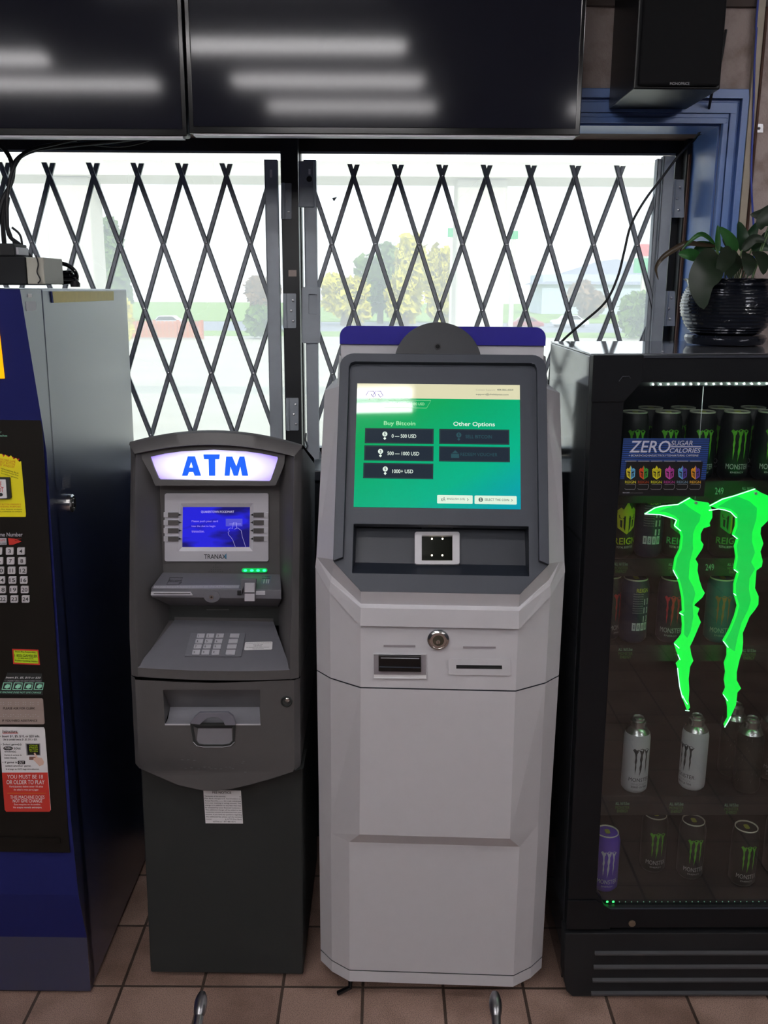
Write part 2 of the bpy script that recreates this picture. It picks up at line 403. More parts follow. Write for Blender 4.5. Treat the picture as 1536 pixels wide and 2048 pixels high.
# canopy roof over the forecourt with its two columns
r = thing('fuel_canopy', 'pale flat canopy roof with square columns outside the windows', 'canopy', Fr((0, 11.5, -0.05)))
o = Fr((0, 11.5, -0.05))
zt = o.at(800, 322, y=0)[2]; zl = o.at(800, 353, y=0)[2]
MB().box(-14, 14, 0, 1.0, zl, zt, concrete).obj('canopy_roof', r)
for u0, u1 in ((913, 1013), (92, 182)):
    a = o.at(u0, 450, y=0.15)[0]; b_ = o.at(u1, 450, y=0.15)[0]
    c = MB().box(a, b_, 0.15, 0.15 + (b_ - a), 0, zl, concrete).box(a - 0.15, b_ + 0.15, 0.0, 0.3 + (b_ - a), 0, 0.35, concrete).obj('column', r, bevel=0.03)
def blob(mb, c, rr, M, rnd, n=380):
    # a crown of many small leaf clumps scattered through a ball
    for _ in range(n):
        d = np.array([rnd.gauss(0, 1), rnd.gauss(0, 1), rnd.gauss(0, 1)]); d /= np.linalg.norm(d) + 1e-6
        p = np.array(c) + d * np.array(rr) * rnd.uniform(0.5, 1.0)
        s = rnd.uniform(0.12, 0.3) * (max(rr) ** 0.5); a = np.array([rnd.gauss(0, 1) for _ in range(3)]); b2 = np.array([rnd.gauss(0, 1) for _ in range(3)])
        a /= np.linalg.norm(a); b2 /= np.linalg.norm(b2)
        mb.poly([p - a * s, p - b2 * s * 0.7, p + a * s, p + b2 * s * 0.7], M)
def tree(u0, u1, vt, vb, y, M, label, name='tree', cat='tree'):
    rnd = random.Random(int(u0 * 7 + y)); f = Fr((0, y, 0)); xa = f.at(u0, vb, y=0)[0]; xb = f.at(u1, vb, y=0)[0]; zt_ = f.at((u0 + u1) / 2, vt, y=0)[2]; cx = (xa + xb) / 2
    f = Fr((cx, y, 0)); r = thing(name, label, cat, f); w_ = (xb - xa) / 2
    if name == 'tree': MB().tube([(0, 0, -0.05), (0.05, 0, zt_ * 0.4), (0, 0, zt_ * 0.7)], [0.18, 0.13, 0.06], bark).obj('trunk', r)
    m_ = MB(); k = 7 if name == 'tree' else 3
    for i in range(k):
        h_ = zt_ * (0.28 + 0.62 * rnd.random() * 0.9) if name == 'tree' else zt_ * 0.5
        blob(m_, (rnd.uniform(-0.65, 0.65) * w_, rnd.uniform(-0.5, 0.5) * w_, h_), (w_ * 0.62, w_ * 0.62, zt_ * (0.32 if name == 'tree' else 0.48)), M, rnd, 420)
    m_.obj('foliage', r)
tree(640, 735, 560, 640, 47, leafy[0], 'low yellow-green tree seen left of the white kiosk through the right window')
tree(720, 800, 500, 640, 50, leafy[1], 'tall green tree rising behind the yellow trees in the right window')
tree(770, 850, 490, 640, 46, leafy[0], 'tall bright yellow autumn tree in the middle of the right window')
tree(845, 905, 500, 640, 49, leafy[0], 'yellow tree beside the white canopy column in the right window')
tree(195, 262, 450, 640, 52, leafy[1], 'hazy grey-green tree beside the left canopy column')
tree(1120, 1200, 560, 640, 60, leafy[2], 'brownish distant tree in the right part of the right window')
tree(500, 560, 560, 640, 48, leafy[2], 'small russet tree next to the centre mullion in the left window')
tree(222, 262, 590, 660, 30, leafy[0], 'yellow-green rounded bush at the left edge of the orange fence', 'bush', 'bush')
tree(480, 560, 610, 645, 34, leafy[1], 'green bush near the right side of the left window', 'bush', 'bush')
tree(1225, 1300, 580, 655, 35, leafy[1], 'green bush at the far right of the right window', 'bush', 'bush')
f = Fr((0, 33.5, -0.05)); a = f.at(255, 640, y=0)[0]; b_ = f.at(404, 640, y=0)[0]
fo = thing('fence', 'low orange-brown fence across the lot beyond the left window', 'fence', Fr(((a + b_) / 2, 33.5, -0.05)))
orf = mat('orange_fence', 'b8653c', 0.8)
fm = MB()
for i in range(18): fm.box((a - b_) / 2 + i * (b_ - a) / 18, (a - b_) / 2 + (i + 0.85) * (b_ - a) / 18, 0, 0.04, 0.05, 0.62, orf)
fm.box((a - b_) / 2, (b_ - a) / 2, 0.04, 0.09, 0.45, 0.52, orf).obj('boards', fo)
for i in range(4): MB().box((a - b_) / 2 + i * (b_ - a) / 3.1, (a - b_) / 2 + i * (b_ - a) / 3.1 + 0.1, 0.09, 0.18, 0, 0.66, orf).obj('post', fo)
# red sign, green price boards, parked cars
redsg = mat('red_sign', 'd8323a', 0.5); grnsg = mat('green_sign', '18a060', 0.5); cw_ = mat('car_paint', 'd8d8dc', 0.25); cr_ = mat('car_red', 'a03038', 0.25)
def board(u0, v0, u1, v1, y, M, label, letter=None):
    f = Fr((0, y, 0)); q0 = f.at(u0, v0, y=0); q1 = f.at(u1, v1, y=0); cx = (q0[0] + q1[0]) / 2
    r = thing('roadside_sign', label, 'sign', Fr((cx, y, -0.05))); hw = (q1[0] - q0[0]) / 2
    m_ = MB().box(-hw, hw, 0, 0.15, q1[2] + 0.05, q0[2] + 0.05, M)
    if letter:
        zc = (q0[2] + q1[2]) / 2 + 0.05; hh = (q0[2] - q1[2]) * 0.32
        m_.text(letter, [(-hw * 0.4, -0.01, zc + hh), (hw * 0.4, -0.01, zc + hh), (hw * 0.4, -0.01, zc - hh), (-hw * 0.4, -0.01, zc - hh)], whitel, 0.03)
    m_.obj('panel', r); MB().box(-0.1, 0.1, 0.02, 0.14, 0, q1[2] + 0.05, concrete).obj('post', r)
board(114, 510, 162, 562, 14, redsg, 'faded red sign with a white letter beside the left canopy column', 'H')
board(1278, 488, 1306, 512, 40, redsg, 'small red price board above the green one at the right window edge')
board(1270, 516, 1312, 546, 39, grnsg, 'green road sign under the red board at the right window edge')
board(896, 456, 916, 474, 42, grnsg, 'small green square sign left of the white canopy column')
board(1020, 462, 1036, 478, 42, grnsg, 'small green square sign right of the white canopy column')
def car(u0, u1, vb, y, M, label):
    f = Fr((0, y, 0)); a = f.at(u0, vb, y=0)[0]; b_ = f.at(u1, vb, y=0)[0]; L = b_ - a; k = L / 4.4
    r = thing('parked_car', label, 'car', Fr(((a + b_) / 2, y, -0.05)))
    prof = [(-2.2, .3), (-2.2, .75), (-1.9, .85), (-1.3, .9), (-.8, 1.4), (.8, 1.42), (1.5, .95), (2.1, .85), (2.2, .6), (2.2, .3)]
    MB().extr([(x * k, 0, z * k) for x, z in prof], (0, 1.7 * k, 0), M).obj('body', r, bevel=0.05)
    MB().extr([(x * k, -0.01, z * k) for x, z in [(-1.15, .92), (-.75, 1.33), (.75, 1.35), (1.3, .95)]], (0, 1.72 * k, 0), blackgl).obj('windows', r)
    for x in (-1.4, 1.4):
        for yy in (0.05, 1.5 * k): MB().lathe([(0.32 * k, 0), (0.32 * k, 0.18 * k)], (x * k, yy, 0.32 * k), blackm, 20, 'y').obj('wheel', r)
car(690, 790, 642, 27, cw_, 'white car parked across the lot just above the white kiosk')
car(1018, 1090, 620, 44, cr_, 'dark red car parked far off right of the white column')
car(1105, 1180, 622, 46, cw_, 'pale car parked far off in the right part of the right window')
car(290, 370, 612, 42, cw_, 'pale car passing behind the orange fence in the left window')
f = Fr((0, 70, 0)); a = f.at(1030, 560, y=0); 
hb = thing('distant_building', 'grey-blue low building far off at the right of the right window', 'building', Fr((a[0] + 5, 70, 0)))
MB().box(-3, 9, 0, 6, 0, f.at(1030, 548, y=0)[2], mat('pale_wall', 'b8c0d0', 0.8)).obj('wall', hb)
MB().extr([(-3.5, -0.4, 2.1), (9.5, -0.4, 2.1), (3, 3, 4.0)], (0, 6.6, 0), mat('grey_roof', '8a8c98', 0.8)).obj('roof', hb)

# ---------------------------------------------------------------- folding security gates
YB = YG - 0.07
def gate(label, peaks, xl, xr, stiles, plates, screws, extra=None):
    r = thing('security_gate', label, 'security gate', Fr(((xl + xr) / 2, YB, WZ0)))
    ox, oz = (xl + xr) / 2, WZ0
    z0 = W0.at(800, 353, y=YB)[2]; dz = 0.1885; hp = W0.at(795, 400, y=YB)[0] - W0.at(707, 400, y=YB)[0]; sl = hp / 2 / dz
    zb = WZ0 + 0.004; pass
    for k in range(-8, len(peaks) + 8):
        px = peaks[0] + k * hp
        for sgn in (1, -1):
            za = z0 + 0.032; ze = zb
            X = lambda z: px + sgn * (z0 - z) * sl
            if px < xl: 
                if sgn < 0: continue
                za = z0 - (xl - px) / sl
            if px > xr:
                if sgn > 0: continue
                za = z0 - (px - xr) / sl
            if X(ze) > xr: ze = z0 - (xr - px) / sl
            if X(ze) < xl: ze = z0 - (px - xl) / sl
            if za - ze < 0.02: continue
            y0 = -0.012 if sgn > 0 else 0.0
            wd = 0.0068
            a, b_ = X(za) - ox, X(ze) - ox
            m_ = MB()
            for (e0, e1, ya, yb) in ((-wd, wd, y0, y0 + 0.002), (-wd, -wd + 0.002, y0, y0 + 0.009), (wd - 0.002, wd, y0, y0 + 0.009)):
                m_.extr([(a + e0, ya, za - oz), (a + e1, ya, za - oz), (b_ + e1, ya, ze - oz), (b_ + e0, ya, ze - oz)], (0, yb - ya, 0), grilled)
            m_.obj('lattice_bar', r)
    for i in range(0, 5):
        for k in range(-8, len(peaks) + 8):
            x = peaks[0] + k * hp + (hp / 2 if i % 2 else 0)
            if xl < x < xr and z0 - i * dz > zb: MB().lathe([(0.0035, 0), (0.003, -0.003), (0.0, -0.004)], (x - ox, -0.012, z0 - i * dz - oz), steel, 8, 'y').obj('rivet', r)
    for (a, b_, zt, ya) in stiles:
        MB().box(a - ox, b_ - ox, ya, ya + 0.004, 0.002, zt - oz, grille).box(a - ox, a - ox + 0.004, ya, ya + 0.028, 0.002, zt - oz, grille).box(b_ - ox - 0.004, b_ - ox, ya, ya + 0.028, 0.002, zt - oz, grille).obj('stile', r, bevel=0.001)
    for (u0, v0, u1, v1, yy, M, nm) in plates:
        p = Pl(W0, (0, yy, 0), (0, -1, 0)); q = [x - np.array([ox, YB, oz]) for x in p.B((u0, v0, u1, v1))]
        h_ = MB().extr(rrect(q, 0.06, 0.5), (0, 0.004, 0), M)
        if nm == 'hinge':
            xx = q[0][0] + 0.006; h_.tube([(xx, q[0][1] - 0.004, q[3][2]), (xx, q[0][1] - 0.004, q[0][2])], 0.005, M, 10)
            for t_ in (0.2, 0.5, 0.8):
                z_ = q[3][2] + (q[0][2] - q[3][2]) * t_; h_.lathe([(0.004, 0), (0.0035, -0.003), (0, -0.004)], (q[1][0] - 0.009 - 0.006 * (t_ == 0.5), q[0][1], z_), steel, 10, 'y')
        h_.obj(nm, r)
    if extra: extra(r, np.array([ox, YB, oz]))
    return r
ztop = W0.at(540, 321, y=YB)[2]
def sx(u, v): return W0.at(u, v, y=YB)[0]
pk = [sx(453 - 88.4 * k, 353) for k in range(6)][::-1]
def slot_holes(r, o):
    for (u, v, w2, h2) in ((542, 347, 2.5, 8),):
        p = Pl(W0, (0, YB - 0.0225, 0), (0, -1, 0)); MB().extr(rrect([x - o for x in p.B((u - w2, v - h2, u + w2, v + h2))], 0.4, 0.2), (0, 0.0005, 0), whitel).obj('slot', r)
gate('grey folding lattice gate across the left window, partly behind the navy machine', pk, -1.70, sx(543, 360), [(sx(530, 330), sx(556, 330), ztop, -0.022), (-1.71, -1.68, ztop, -0.022)],
     [(562, 366, 583, 438, YG - 0.064, grilled, 'hinge'), (566, 587, 592, 656, YG - 0.064, grille, 'hinge'), (572, 796, 597, 861, YG - 0.064, grille, 'hinge')], None, slot_holes)
pk2 = [sx(707 + 88.4 * k, 353) for k in range(7)]
def gate_lock(r, o):
    p = Pl(W0, (0, YB - 0.03, 0), (0, -1, 0)); L = lambda q: [x - o for x in q]
    MB().extr(L(p.B((597, 322, 628, 414))), (0, 0.02, 0), grilled).obj('lock_plate', r, bevel=0.002)
    MB().extr(L(p.B((617, 338, 621, 349), 0.0005)), (0, 0.0004, 0), whitel).extr(rrect(L(p.B((613, 352, 624, 364), 0.0005)), 0.5, 0.9), (0, 0.0004, 0), blackm).obj('keyhole', r)
    h_ = MB(); h_.extr(rrect(L(p.B((604, 574, 640, 686))), 0.08, 0.35), (0, 0.02, 0), grille, [rrect(L(p.B((617, 588, 634, 628))), 0.1, 0.4)])
    h_.poly(L(p.B((616, 587, 635, 629), -0.012)), slate); h_.obj('latch_box', r, bevel=0.0015)
    MB().tube([x - o for x in (p.P(612, 866), p.P(611, 880, 0.004), p.P(615, 892, 0.002), p.P(612, 900))], 0.003, steel).obj('chain', r)
gate('grey folding lattice gate with latch box across the right window', pk2, sx(622, 360), sx(1326, 360),
     [(sx(608, 330), sx(633, 330), ztop, -0.022), (sx(1322, 330), sx(1345, 330), W0.at(1330, 314, y=YB)[2], -0.022), (sx(1313, 330), sx(1321, 330), W0.at(1316, 318, y=YB)[2], -0.008)],
     [(1344, 359, 1368, 435, YG - 0.066, grille, 'hinge'), (1330, 582, 1350, 652, YG - 0.066, grille, 'hinge')], None, gate_lock)

# ---------------------------------------------------------------- wall televisions
YT = 2.42
def tv(u0, u1, v_, label, yaw, name='wall_television'):
    a = W0.at(u0, v_, y=YT); b_ = W0.at(u1, v_, y=YT); cx = (a[0] + b_[0]) / 2; hw = (b_[0] - a[0]) / 2; z0 = a[2]; H = 0.56
    f = Fr((cx, YT, z0), yaw); r = thing(name, label, 'television', f)
    MB().box(-hw, hw, 0.002, 0.05, 0, H, black).box(-hw + 0.06, hw - 0.06, 0.05, 0.09, 0.08, H - 0.08, blackm).obj('housing', r, bevel=0.006, seg=3)
    MB().box(-hw + 0.011, hw - 0.011, -0.0005, 0.0019, 0.016, H - 0.011, tvscr).obj('screen', r)
    o_ = [(-hw, 0, 0), (hw, 0, 0), (hw, 0, H), (-hw, 0, H)]; i_ = [(-hw + 0.011, 0, 0.016), (hw - 0.011, 0, 0.016), (hw - 0.011, 0, H - 0.011), (-hw + 0.011, 0, H - 0.011)]
    MB().extr([(x, -0.004, z) for x, y, z in o_], (0, 0.0058, 0), blackgl, [[(x, -0.004, z) for x, y, z in i_]]).obj('bezel', r, bevel=0.0015)
    MB().box(-hw + 0.01, hw - 0.01, -0.001, 0.03, -0.005, -0.0003, silver).obj('lit_rim_strip', r)  # silver strip stands in for window light caught by the lower rim
    MB().box(-0.12, 0.12, 0.0905, YW - YT - 0.002, H / 2 - 0.12, H / 2 + 0.12, blackm).obj('wall_bracket', r)
    return r
tv(379, 1159, 267, 'large black flat television above the right window, three light streaks on its screen', 0.0)
tv(-420, 374, 268, 'black flat television above the left window, cut off by the left edge', 0.0)

# ---------------------------------------------------------------- loudspeaker high on the wall
a = W0.at(1267, 178, y=2.40); b_ = W0.at(1440, 178, y=2.40)
f = Fr(((a[0] + b_[0]) / 2, 2.40, a[2])); r = thing('loudspeaker', 'black box loudspeaker hanging at the top right corner above the plant', 'speaker', f); hw = (b_[0] - a[0]) / 2
MB().box(-hw, hw, 0, 0.255, 0, 0.36, black).obj('cabinet', r, bevel=0.003)
MB().box(-hw + 0.008, hw - 0.004, -0.012, -0.0005, 0.006, 0.352, mat('speaker_cloth', '0b0b0e', 0.8, spec=0.2)).obj('grille_cloth', r, bevel=0.006, seg=3)
p = Pl(f, (0, -0.0125, 0), (0, -1, 0)); MB().text('MONOPRICE', p.B((1340, 164.5, 1379, 170), 0.0004), greyl, 0.03).obj('brand_plate', r)
MB().box(-0.03, 0.03, 0.2555, 0.279, 0.1, 0.2, blackm).obj('wall_bracket', r)

# ---------------------------------------------------------------- conduit and cables on the wall
cream = mat('cream_conduit', '9c9282', 0.5, var=0.15)
x0, x1 = W0.at(1486, 300, y=YW)[0], W0.at(1501, 300, y=YW)[0]
MB().box(x0, x1, YW - 0.018, YW - 0.0005, 0.3, ZC - 0.005, cream).box(x1 + 0.004, x1 + 0.011, YW - 0.01, YW - 0.0005, 0.3, ZC - 0.005, rust).obj(
    'wall_conduit', label='cream square conduit running up the wall right of the blue casing', cat='conduit', bevel=0.002)
bluec = mat('blue_cable', '2c3f9a', 0.5)
pts = [W0.at(u, v, y=YW - 0.02) for u, v in [(1516, 2), (1513, 60), (1509, 130), (1507, 220), (1503, 320), (1503, 380), (1507, 450), (1508, 520)]]
pts = [np.array([pts[0][0], YW - 0.02, ZC - 0.01])] + pts + [np.array([pts[-1][0], YW - 0.02, 1.4])]
MB().tube(smoothpath(pts), 0.0028, bluec).obj('network_cable', label='thin blue cable hanging down the wall at the right edge', cat='cable', smooth=True)
p = Pl(W0, (0, YW - 0.003, 0), (0, -1, 0))
MB().extr(p.B((1511, 248, 1526, 265)), (0, 0.0025, 0), steel).lathe([(0.004, 0), (0, -0.003)], p.P(1518, 257), steel, 10, 'y').obj('cable_clip', label='small metal clip screwed to the wall beside the blue cable', cat='clip')
cab = [(1452, 60, 2.62), (1440, 130, 2.6), (1424, 186, 2.62), (1413, 235, 2.7), (1392, 275, 2.8), (1360, 308, 2.8), (1322, 358, 2.8), (1290, 400, 2.79), (1262, 450, 2.78), (1248, 505, 2.77), (1235, 555, 2.75), (1210, 605, 2.72), (1160, 650, 2.68), (1122, 685, 2.64), (1106, 715, 2.62), (1100, 745, 2.6), (1098, 800, 2.6), (1100, 900, 2.6), (1102, 1100, 2.6)]
MB().tube(smoothpath([W0.at(u, v, y=y) for u, v, y in cab]), 0.0035, blackm).obj('speaker_cable', label='black cable sagging from the loudspeaker across the right window to behind the kiosk', cat='cable', smooth=True)
cab = [(1124, 690, 2.60), (1132, 712, 2.59), (1133, 740, 2.58), (1126, 790, 2.58), (1118, 830, 2.58), (1116, 900, 2.58), (1118, 1100, 2.58)]
MB().tube(smoothpath([W0.at(u, v, y=y) for u, v, y in cab]), 0.0035, blackm).obj('black_cord', label='short black cord hanging just left of the drinks cooler', cat='cable', smooth=True)
cn = 0
for pl_, rr, lb in (
    ([(300, 272, 2.62), (230, 282, 2.62), (150, 290, 2.62), (70, 300, 2.62), (32, 322, 2.6), (24, 360, 2.6), (10, 400, 2.58), (6, 450, 2.56), (12, 520, 2.5)], 0.006, 'thick black cable of the bundle falling from the left television to the navy machine'),
    ([(190, 270, 2.60), (110, 288, 2.60), (56, 302, 2.56), (30, 330, 2.53), (16, 380, 2.5), (14, 430, 2.48), (18, 470, 2.46), (40, 490, 2.45), (62, 515, 2.42)], 0.005, 'black cable with a small kink, second strand of the left bundle'),
    ([(-10, 285, 2.6), (10, 300, 2.6), (24, 330, 2.59), (20, 370, 2.59), (2, 410, 2.57), (-6, 480, 2.55), (0, 520, 2.5)], 0.006, 'black cable entering the left bundle from the left edge'),
    ([(318, 274, 2.66), (250, 292, 2.66), (180, 288, 2.66), (130, 276, 2.66)], 0.003, 'thin cable drooping below the left television'),
    ([(18, 395, 2.56), (14, 440, 2.54), (22, 470, 2.53), (36, 505, 2.5), (44, 495, 2.5), (40, 470, 2.5), (24, 455, 2.5)], 0.003, 'thin looped wire beside the left cable bundle')):
    MB().tube(smoothpath([W0.at(u, v, y=y) for u, v, y in pl_]), rr, blackm).obj('hanging_cable', label=lb, cat='cable', group='cables at the left edge', smooth=True)

# ---------------------------------------------------------------- ceiling lights
tubem = mat('lit_tube', 'ffffff', 0.4, emit=(1.0, 0.97, 0.98), es=TUBE)
def fixture():
    r = thing('ceiling_light', 'x', 'light', Fr((0, 0, ZC)))
    MB().box(-0.62, 0.62, -0.09, 0.09, -0.05, -0.001, mat('fixture_white', 'dcdcdc', 0.5)).obj('housing', r, bevel=0.004)
    for s in (-0.045, 0.045): MB().tube([(-0.6, s, -0.07), (0.6, s, -0.07)], 0.019, tubem, 12).obj('lamp_tube', r)
    return r
L0 = fixture()
spots = [(-0.62, 0.50, 'twin tube ceiling light nearest the machines'), (-0.50, -0.72, 'twin tube ceiling light mirrored as the brightest streak in the right television'),
         (-0.37, -1.60, 'twin tube ceiling light mirrored as the middle streak in the right television'), (-0.25, -2.46, 'twin tube ceiling light mirrored as the faintest streak in the right television'),
         (-2.57, -1.05, 'twin tube ceiling light mirrored as the upper streak in the left television'), (-2.09, -1.75, 'twin tube ceiling light mirrored as the lower streak in the left television'),
         (1.95, -2.5, 'twin tube ceiling light mirrored in the lower right corner of the right television'), (2.3, -0.7, 'added unseen twin tube light behind the camera, brightening the navy side panel'), (2.3, 0.8, 'second added unseen twin tube light on the right, brightening the navy side panel')]  # last two added out of view to brighten the navy machine's side
for i, (x, y, lb) in enumerate(spots):
    if i == 0: L0.location = (x, y, ZC); L0['label'] = lb; L0['group'] = 'ceiling tube lights'
    else: dup(L0, (x, y, ZC), lb, group='ceiling tube lights')

# ---------------------------------------------------------------- grey cash machine
fa = Fr((-0.391, 2.08, 0), 0.0, 0.62)
atm = thing('cash_machine', 'grey free-standing cash machine with a lit blue and white sign on top', 'cash machine', fa)
K1 = (240, 850, 3.84); K2 = (240, 1200, 3.84)
def ap(y, K=None, n=(0, -1, 0), z=0.0): return Pl(fa, (0, y, z), n, K)
MB().box(-0.193, 0.193, -0.037, 0.46, 0.014, 0.74, atmdk).obj('safe_cabinet', atm, bevel=0.004)
MB().box(-0.17, 0.17, 0.0, 0.43, 0.0, 0.014, blackm).obj('plinth', atm)
# side shells: rows (z, y outer, y inner, x inner, y recess, x recess)
def ztp(v, y): return fa.at(434, v, y=y)[2]
zs = ztp(1357, -0.095)        # seam height
ztc = fa.at(264, 884, y=0.0)[2]
rows_p = [(zs + 0.002, -0.088, -0.098), (0.93, -0.088, -0.098), (0.99, -0.08, -0.09), (1.06, -0.066, -0.076), (1.14, -0.05, -0.06), (1.22, -0.032, -0.043), (1.30, -0.014, -0.026), (ztc - 0.012, -0.002, -0.014)]
zsh = fa.at(345, 1240, y=0.045)[2]
for s in (-1, 1):
    R_ = []
    for z, yo, yi in rows_p:
        xi = 0.176 if z > 0.95 else 0.172
        yr = 0.03 if z > 1.0 else 0.05; xr = 0.136 if z > 1.0 else 0.13
        zq = min(z, ztc - 0.115) ; R_.append([(s * 0.186, 0.42, zq), (s * 0.193, 0.38, zq), (s * 0.1935, 0.02, z), (s * 0.193, yo + 0.012, z), (s * 0.190, yo, z), (s * xi, yi, z), (s * (xi - 0.004), yi + 0.004, z), (s * xr, yr, z)])
    MB().loft(R_, atmg).obj('side_shell', atm, smooth=True)
# hood: arched top running back, front rim and underside
def arch(x, edge, crown, hw): return edge + (crown - edge) * (1 - (x / hw) ** 2)
zc_ = fa.at(434, 862, y=-0.012)[2]
xs = [-0.193 + 0.386 * i / 24 for i in range(25)]
zi_e = fa.at(277, 907, y=-0.02)[2]; zi_c = fa.at(434, 889, y=-0.02)[2]
R_ = []
R_.append([(x * 0.97, 0.42, arch(x, ztc, zc_, 0.193) - 0.125) for x in xs])
R_.append([(x, 0.36, arch(x, ztc, zc_, 0.193) - 0.095) for x in xs])
R_.append([(x, 0.0, arch(x, ztc, zc_, 0.193)) for x in xs])
R_.append([(x * 0.995, -0.010, arch(x, ztc, zc_, 0.193) - 0.004) for x in xs])
R_.append([(x * 0.915, -0.024, arch(x, zi_e, zi_c, 0.193)) for x in xs])
R_.append([(x * 0.905, -0.016, arch(x, zi_e, zi_c, 0.193) - 0.002) for x in xs])
R_.append([(x * 0.895, 0.012, arch(x, zi_e, zi_c, 0.193) - 0.006) for x in xs])
MB().loft(R_, atmg).obj('hood', atm, smooth=True)
MB().box(-0.187, 0.187, 0.415, 0.42, zs, ztc - 0.12, atmg).obj('back_panel', atm)
# corner gussets between hood rim and side shells
for s in (-1, 1):
    m_ = MB().poly([(s * 0.193, -0.002, ztc), (s * 0.1766, -0.024, zi_e), (s * 0.176, -0.014 - 0.012, ztc - 0.03), (s * 0.19, -0.004, ztc - 0.03)], atmg).obj('corner_gusset', atm)
# lit sign
p = Pl(fa, (0, -0.004, ztc), (0, -1, 0.12), K1)
out_ = [(150, 225), (300, 188), (480, 163), (700, 152), (930, 163), (1110, 188), (1268, 225), (1262, 300), (1235, 370), (1195, 466), (270, 466), (235, 380), (190, 300)]
lit = [(232, 245), (345, 220), (470, 203), (720, 190), (970, 203), (1090, 220), (1208, 245), (1212, 258), (1190, 330), (1158, 420), (1145, 433), (310, 420), (296, 408), (262, 330)]
MB().extr(p.Q(out_), (0, 0.03, 0), atmg, [p.Q(lit)]).obj('sign_surround', atm)
litm, n, l = node_mat('lit_sign_face'); b = n['Principled BSDF']; b.inputs['Roughness'].default_value = 0.35
tc = n.new('ShaderNodeTexCoord'); gr = n.new('ShaderNodeVectorMath'); gr.operation = 'SUBTRACT'; gr.inputs[1].default_value = (0.5, 0.5, 0.45); l.new(tc.outputs['Generated'], gr.inputs[0])
g2 = n.new('ShaderNodeVectorMath'); g2.operation = 'MULTIPLY'; g2.inputs[1].default_value = (1.0, 0, 0.75); l.new(gr.outputs[0], g2.inputs[0])
g3 = n.new('ShaderNodeVectorMath'); g3.operation = 'LENGTH'; l.new(g2.outputs[0], g3.inputs[0]); rp = n.new('ShaderNodeValToRGB'); l.new(g3.outputs['Value'], rp.inputs[0])
rp.color_ramp.elements[0].position = 0.3; rp.color_ramp.elements[0].color = (0.93, 0.93, 1, 1); rp.color_ramp.elements[1].position = 0.52; rp.color_ramp.elements[1].color = lin('9c82ec') + (1,)
l.new(rp.outputs[0], b.inputs['Emission Color']); b.inputs['Emission Strength'].default_value = 1.05; b.inputs['Base Color'].default_value = (0.5, 0.5, 0.55, 1)
blue_l = mat('lit_blue_letters', '0a50e0', 0.4, emit='0455f0', es=0.9)
m_ = MB().extr(p.Q(lit, -0.006), (0, 0.004, 0), litm)
lt = m_.obj('lit_sign', atm)
m_ = MB()
m_.extr(p.Q([(520, 241), (575, 241), (622, 390), (573, 390), (562, 361), (530, 361), (518, 390), (475, 390)], -0.0045), (0, 0.0015, 0), blue_l, [p.Q([(547, 283), (560, 328), (531, 328)], -0.0045)])
m_.extr(p.Q([(640, 226), (766, 226), (762, 263), (731, 263), (731, 390), (683, 390), (680, 263), (645, 263)], -0.0045), (0, 0.0015, 0), blue_l)
m_.extr(p.Q([(815, 243), (862, 243), (893, 318), (918, 243), (955, 243), (984, 390), (937, 390), (924, 318), (905, 390), (873, 390), (848, 318), (842, 390), (803, 390)], -0.0045), (0, 0.0015, 0), blue_l)
m_.obj('lettering', lt)
# screen panel and silver bezel
p = ap(0.028, K1); zb1 = fa.at(430, 1146, y=0.03)[2]
MB().box(-0.14, 0.14, 0.0285, 0.034, zb1 - 0.004, ztc - 0.02, atmg).obj('screen_panel', atm)
bz = MB(); outq = rrect(p.B((343, 526, 1140, 1047), 0.005), 0.02, 1.4); inq = p.Q([(465, 600), (1025, 600), (1020, 970), (445, 970)], 0.005); lcd = p.Q([(483, 630), (998, 630), (993, 938), (478, 938)], 0.001)
bz.extr(outq, (0, 0.0045, 0), silver, [inq]); bz.ring(inq, lcd, silver)
bz.text('TRANAX', p.B((645, 993, 815, 1028), 0.0056), blackl, 0.02)
bz.poly(p.Q([(800, 1008), (818, 984), (819, 1034)], 0.0057), mat('teal_print', '4a7c9c', 0.4))
bzo = bz.obj('bezel', atm)
for i, yy in enumerate((691, 750, 812, 875)):
    for (a, b_, c, d, e) in ((335, 368, 448, 478, 1), (1138, 1105, 1025, 998, -1)):
        m_ = MB().extr(p.Q([(a, yy - 19), (c, yy - 19), (c, yy + 19), (a, yy + 19)], 0.008), (0, 0.003, 0), silver)
        m_.extr(p.Q([(b_, yy - 18), (c, yy - 18), (c, yy + 18), (b_, yy + 18)], 0.009), (0, 0.001, 0), atmg)
        m_.poly(p.Q([(c + 2 * e, yy - 12), (d - 2 * e, yy), (c + 2 * e, yy + 8)], 0.0056), atmdk)
        m_.obj('side_key', bzo)
# lcd picture
scrm, n, l = node_mat('cash_screen'); b = n['Principled BSDF']; b.inputs['Base Color'].default_value = (0.004, 0.004, 0.01, 1); b.inputs['Roughness'].default_value = 0.12
tc = n.new('ShaderNodeTexCoord'); mp = n.new('ShaderNodeMapping'); mp.inputs['Rotation'].default_value = (0, 0.5, 0); mp.inputs['Scale'].default_value = (9, 9, 26); l.new(tc.outputs['Object'], mp.inputs[0])
nz = n.new('ShaderNodeTexNoise'); nz.inputs['Scale'].default_value = 1.2; nz.inputs['Detail'].default_value = 2; l.new(mp.outputs[0], nz.inputs[0]); rp = n.new('ShaderNodeValToRGB'); l.new(nz.outputs['Fac'], rp.inputs[0])
rp.color_ramp.elements[0].position = 0.4; rp.color_ramp.elements[0].color = lin('141470') + (1,); rp.color_ramp.elements[1].position = 0.55; rp.color_ramp.elements[1].color = lin('2424e8') + (1,)
l.new(rp.outputs[0], b.inputs['Emission Color']); b.inputs['Emission Strength'].default_value = 0.85
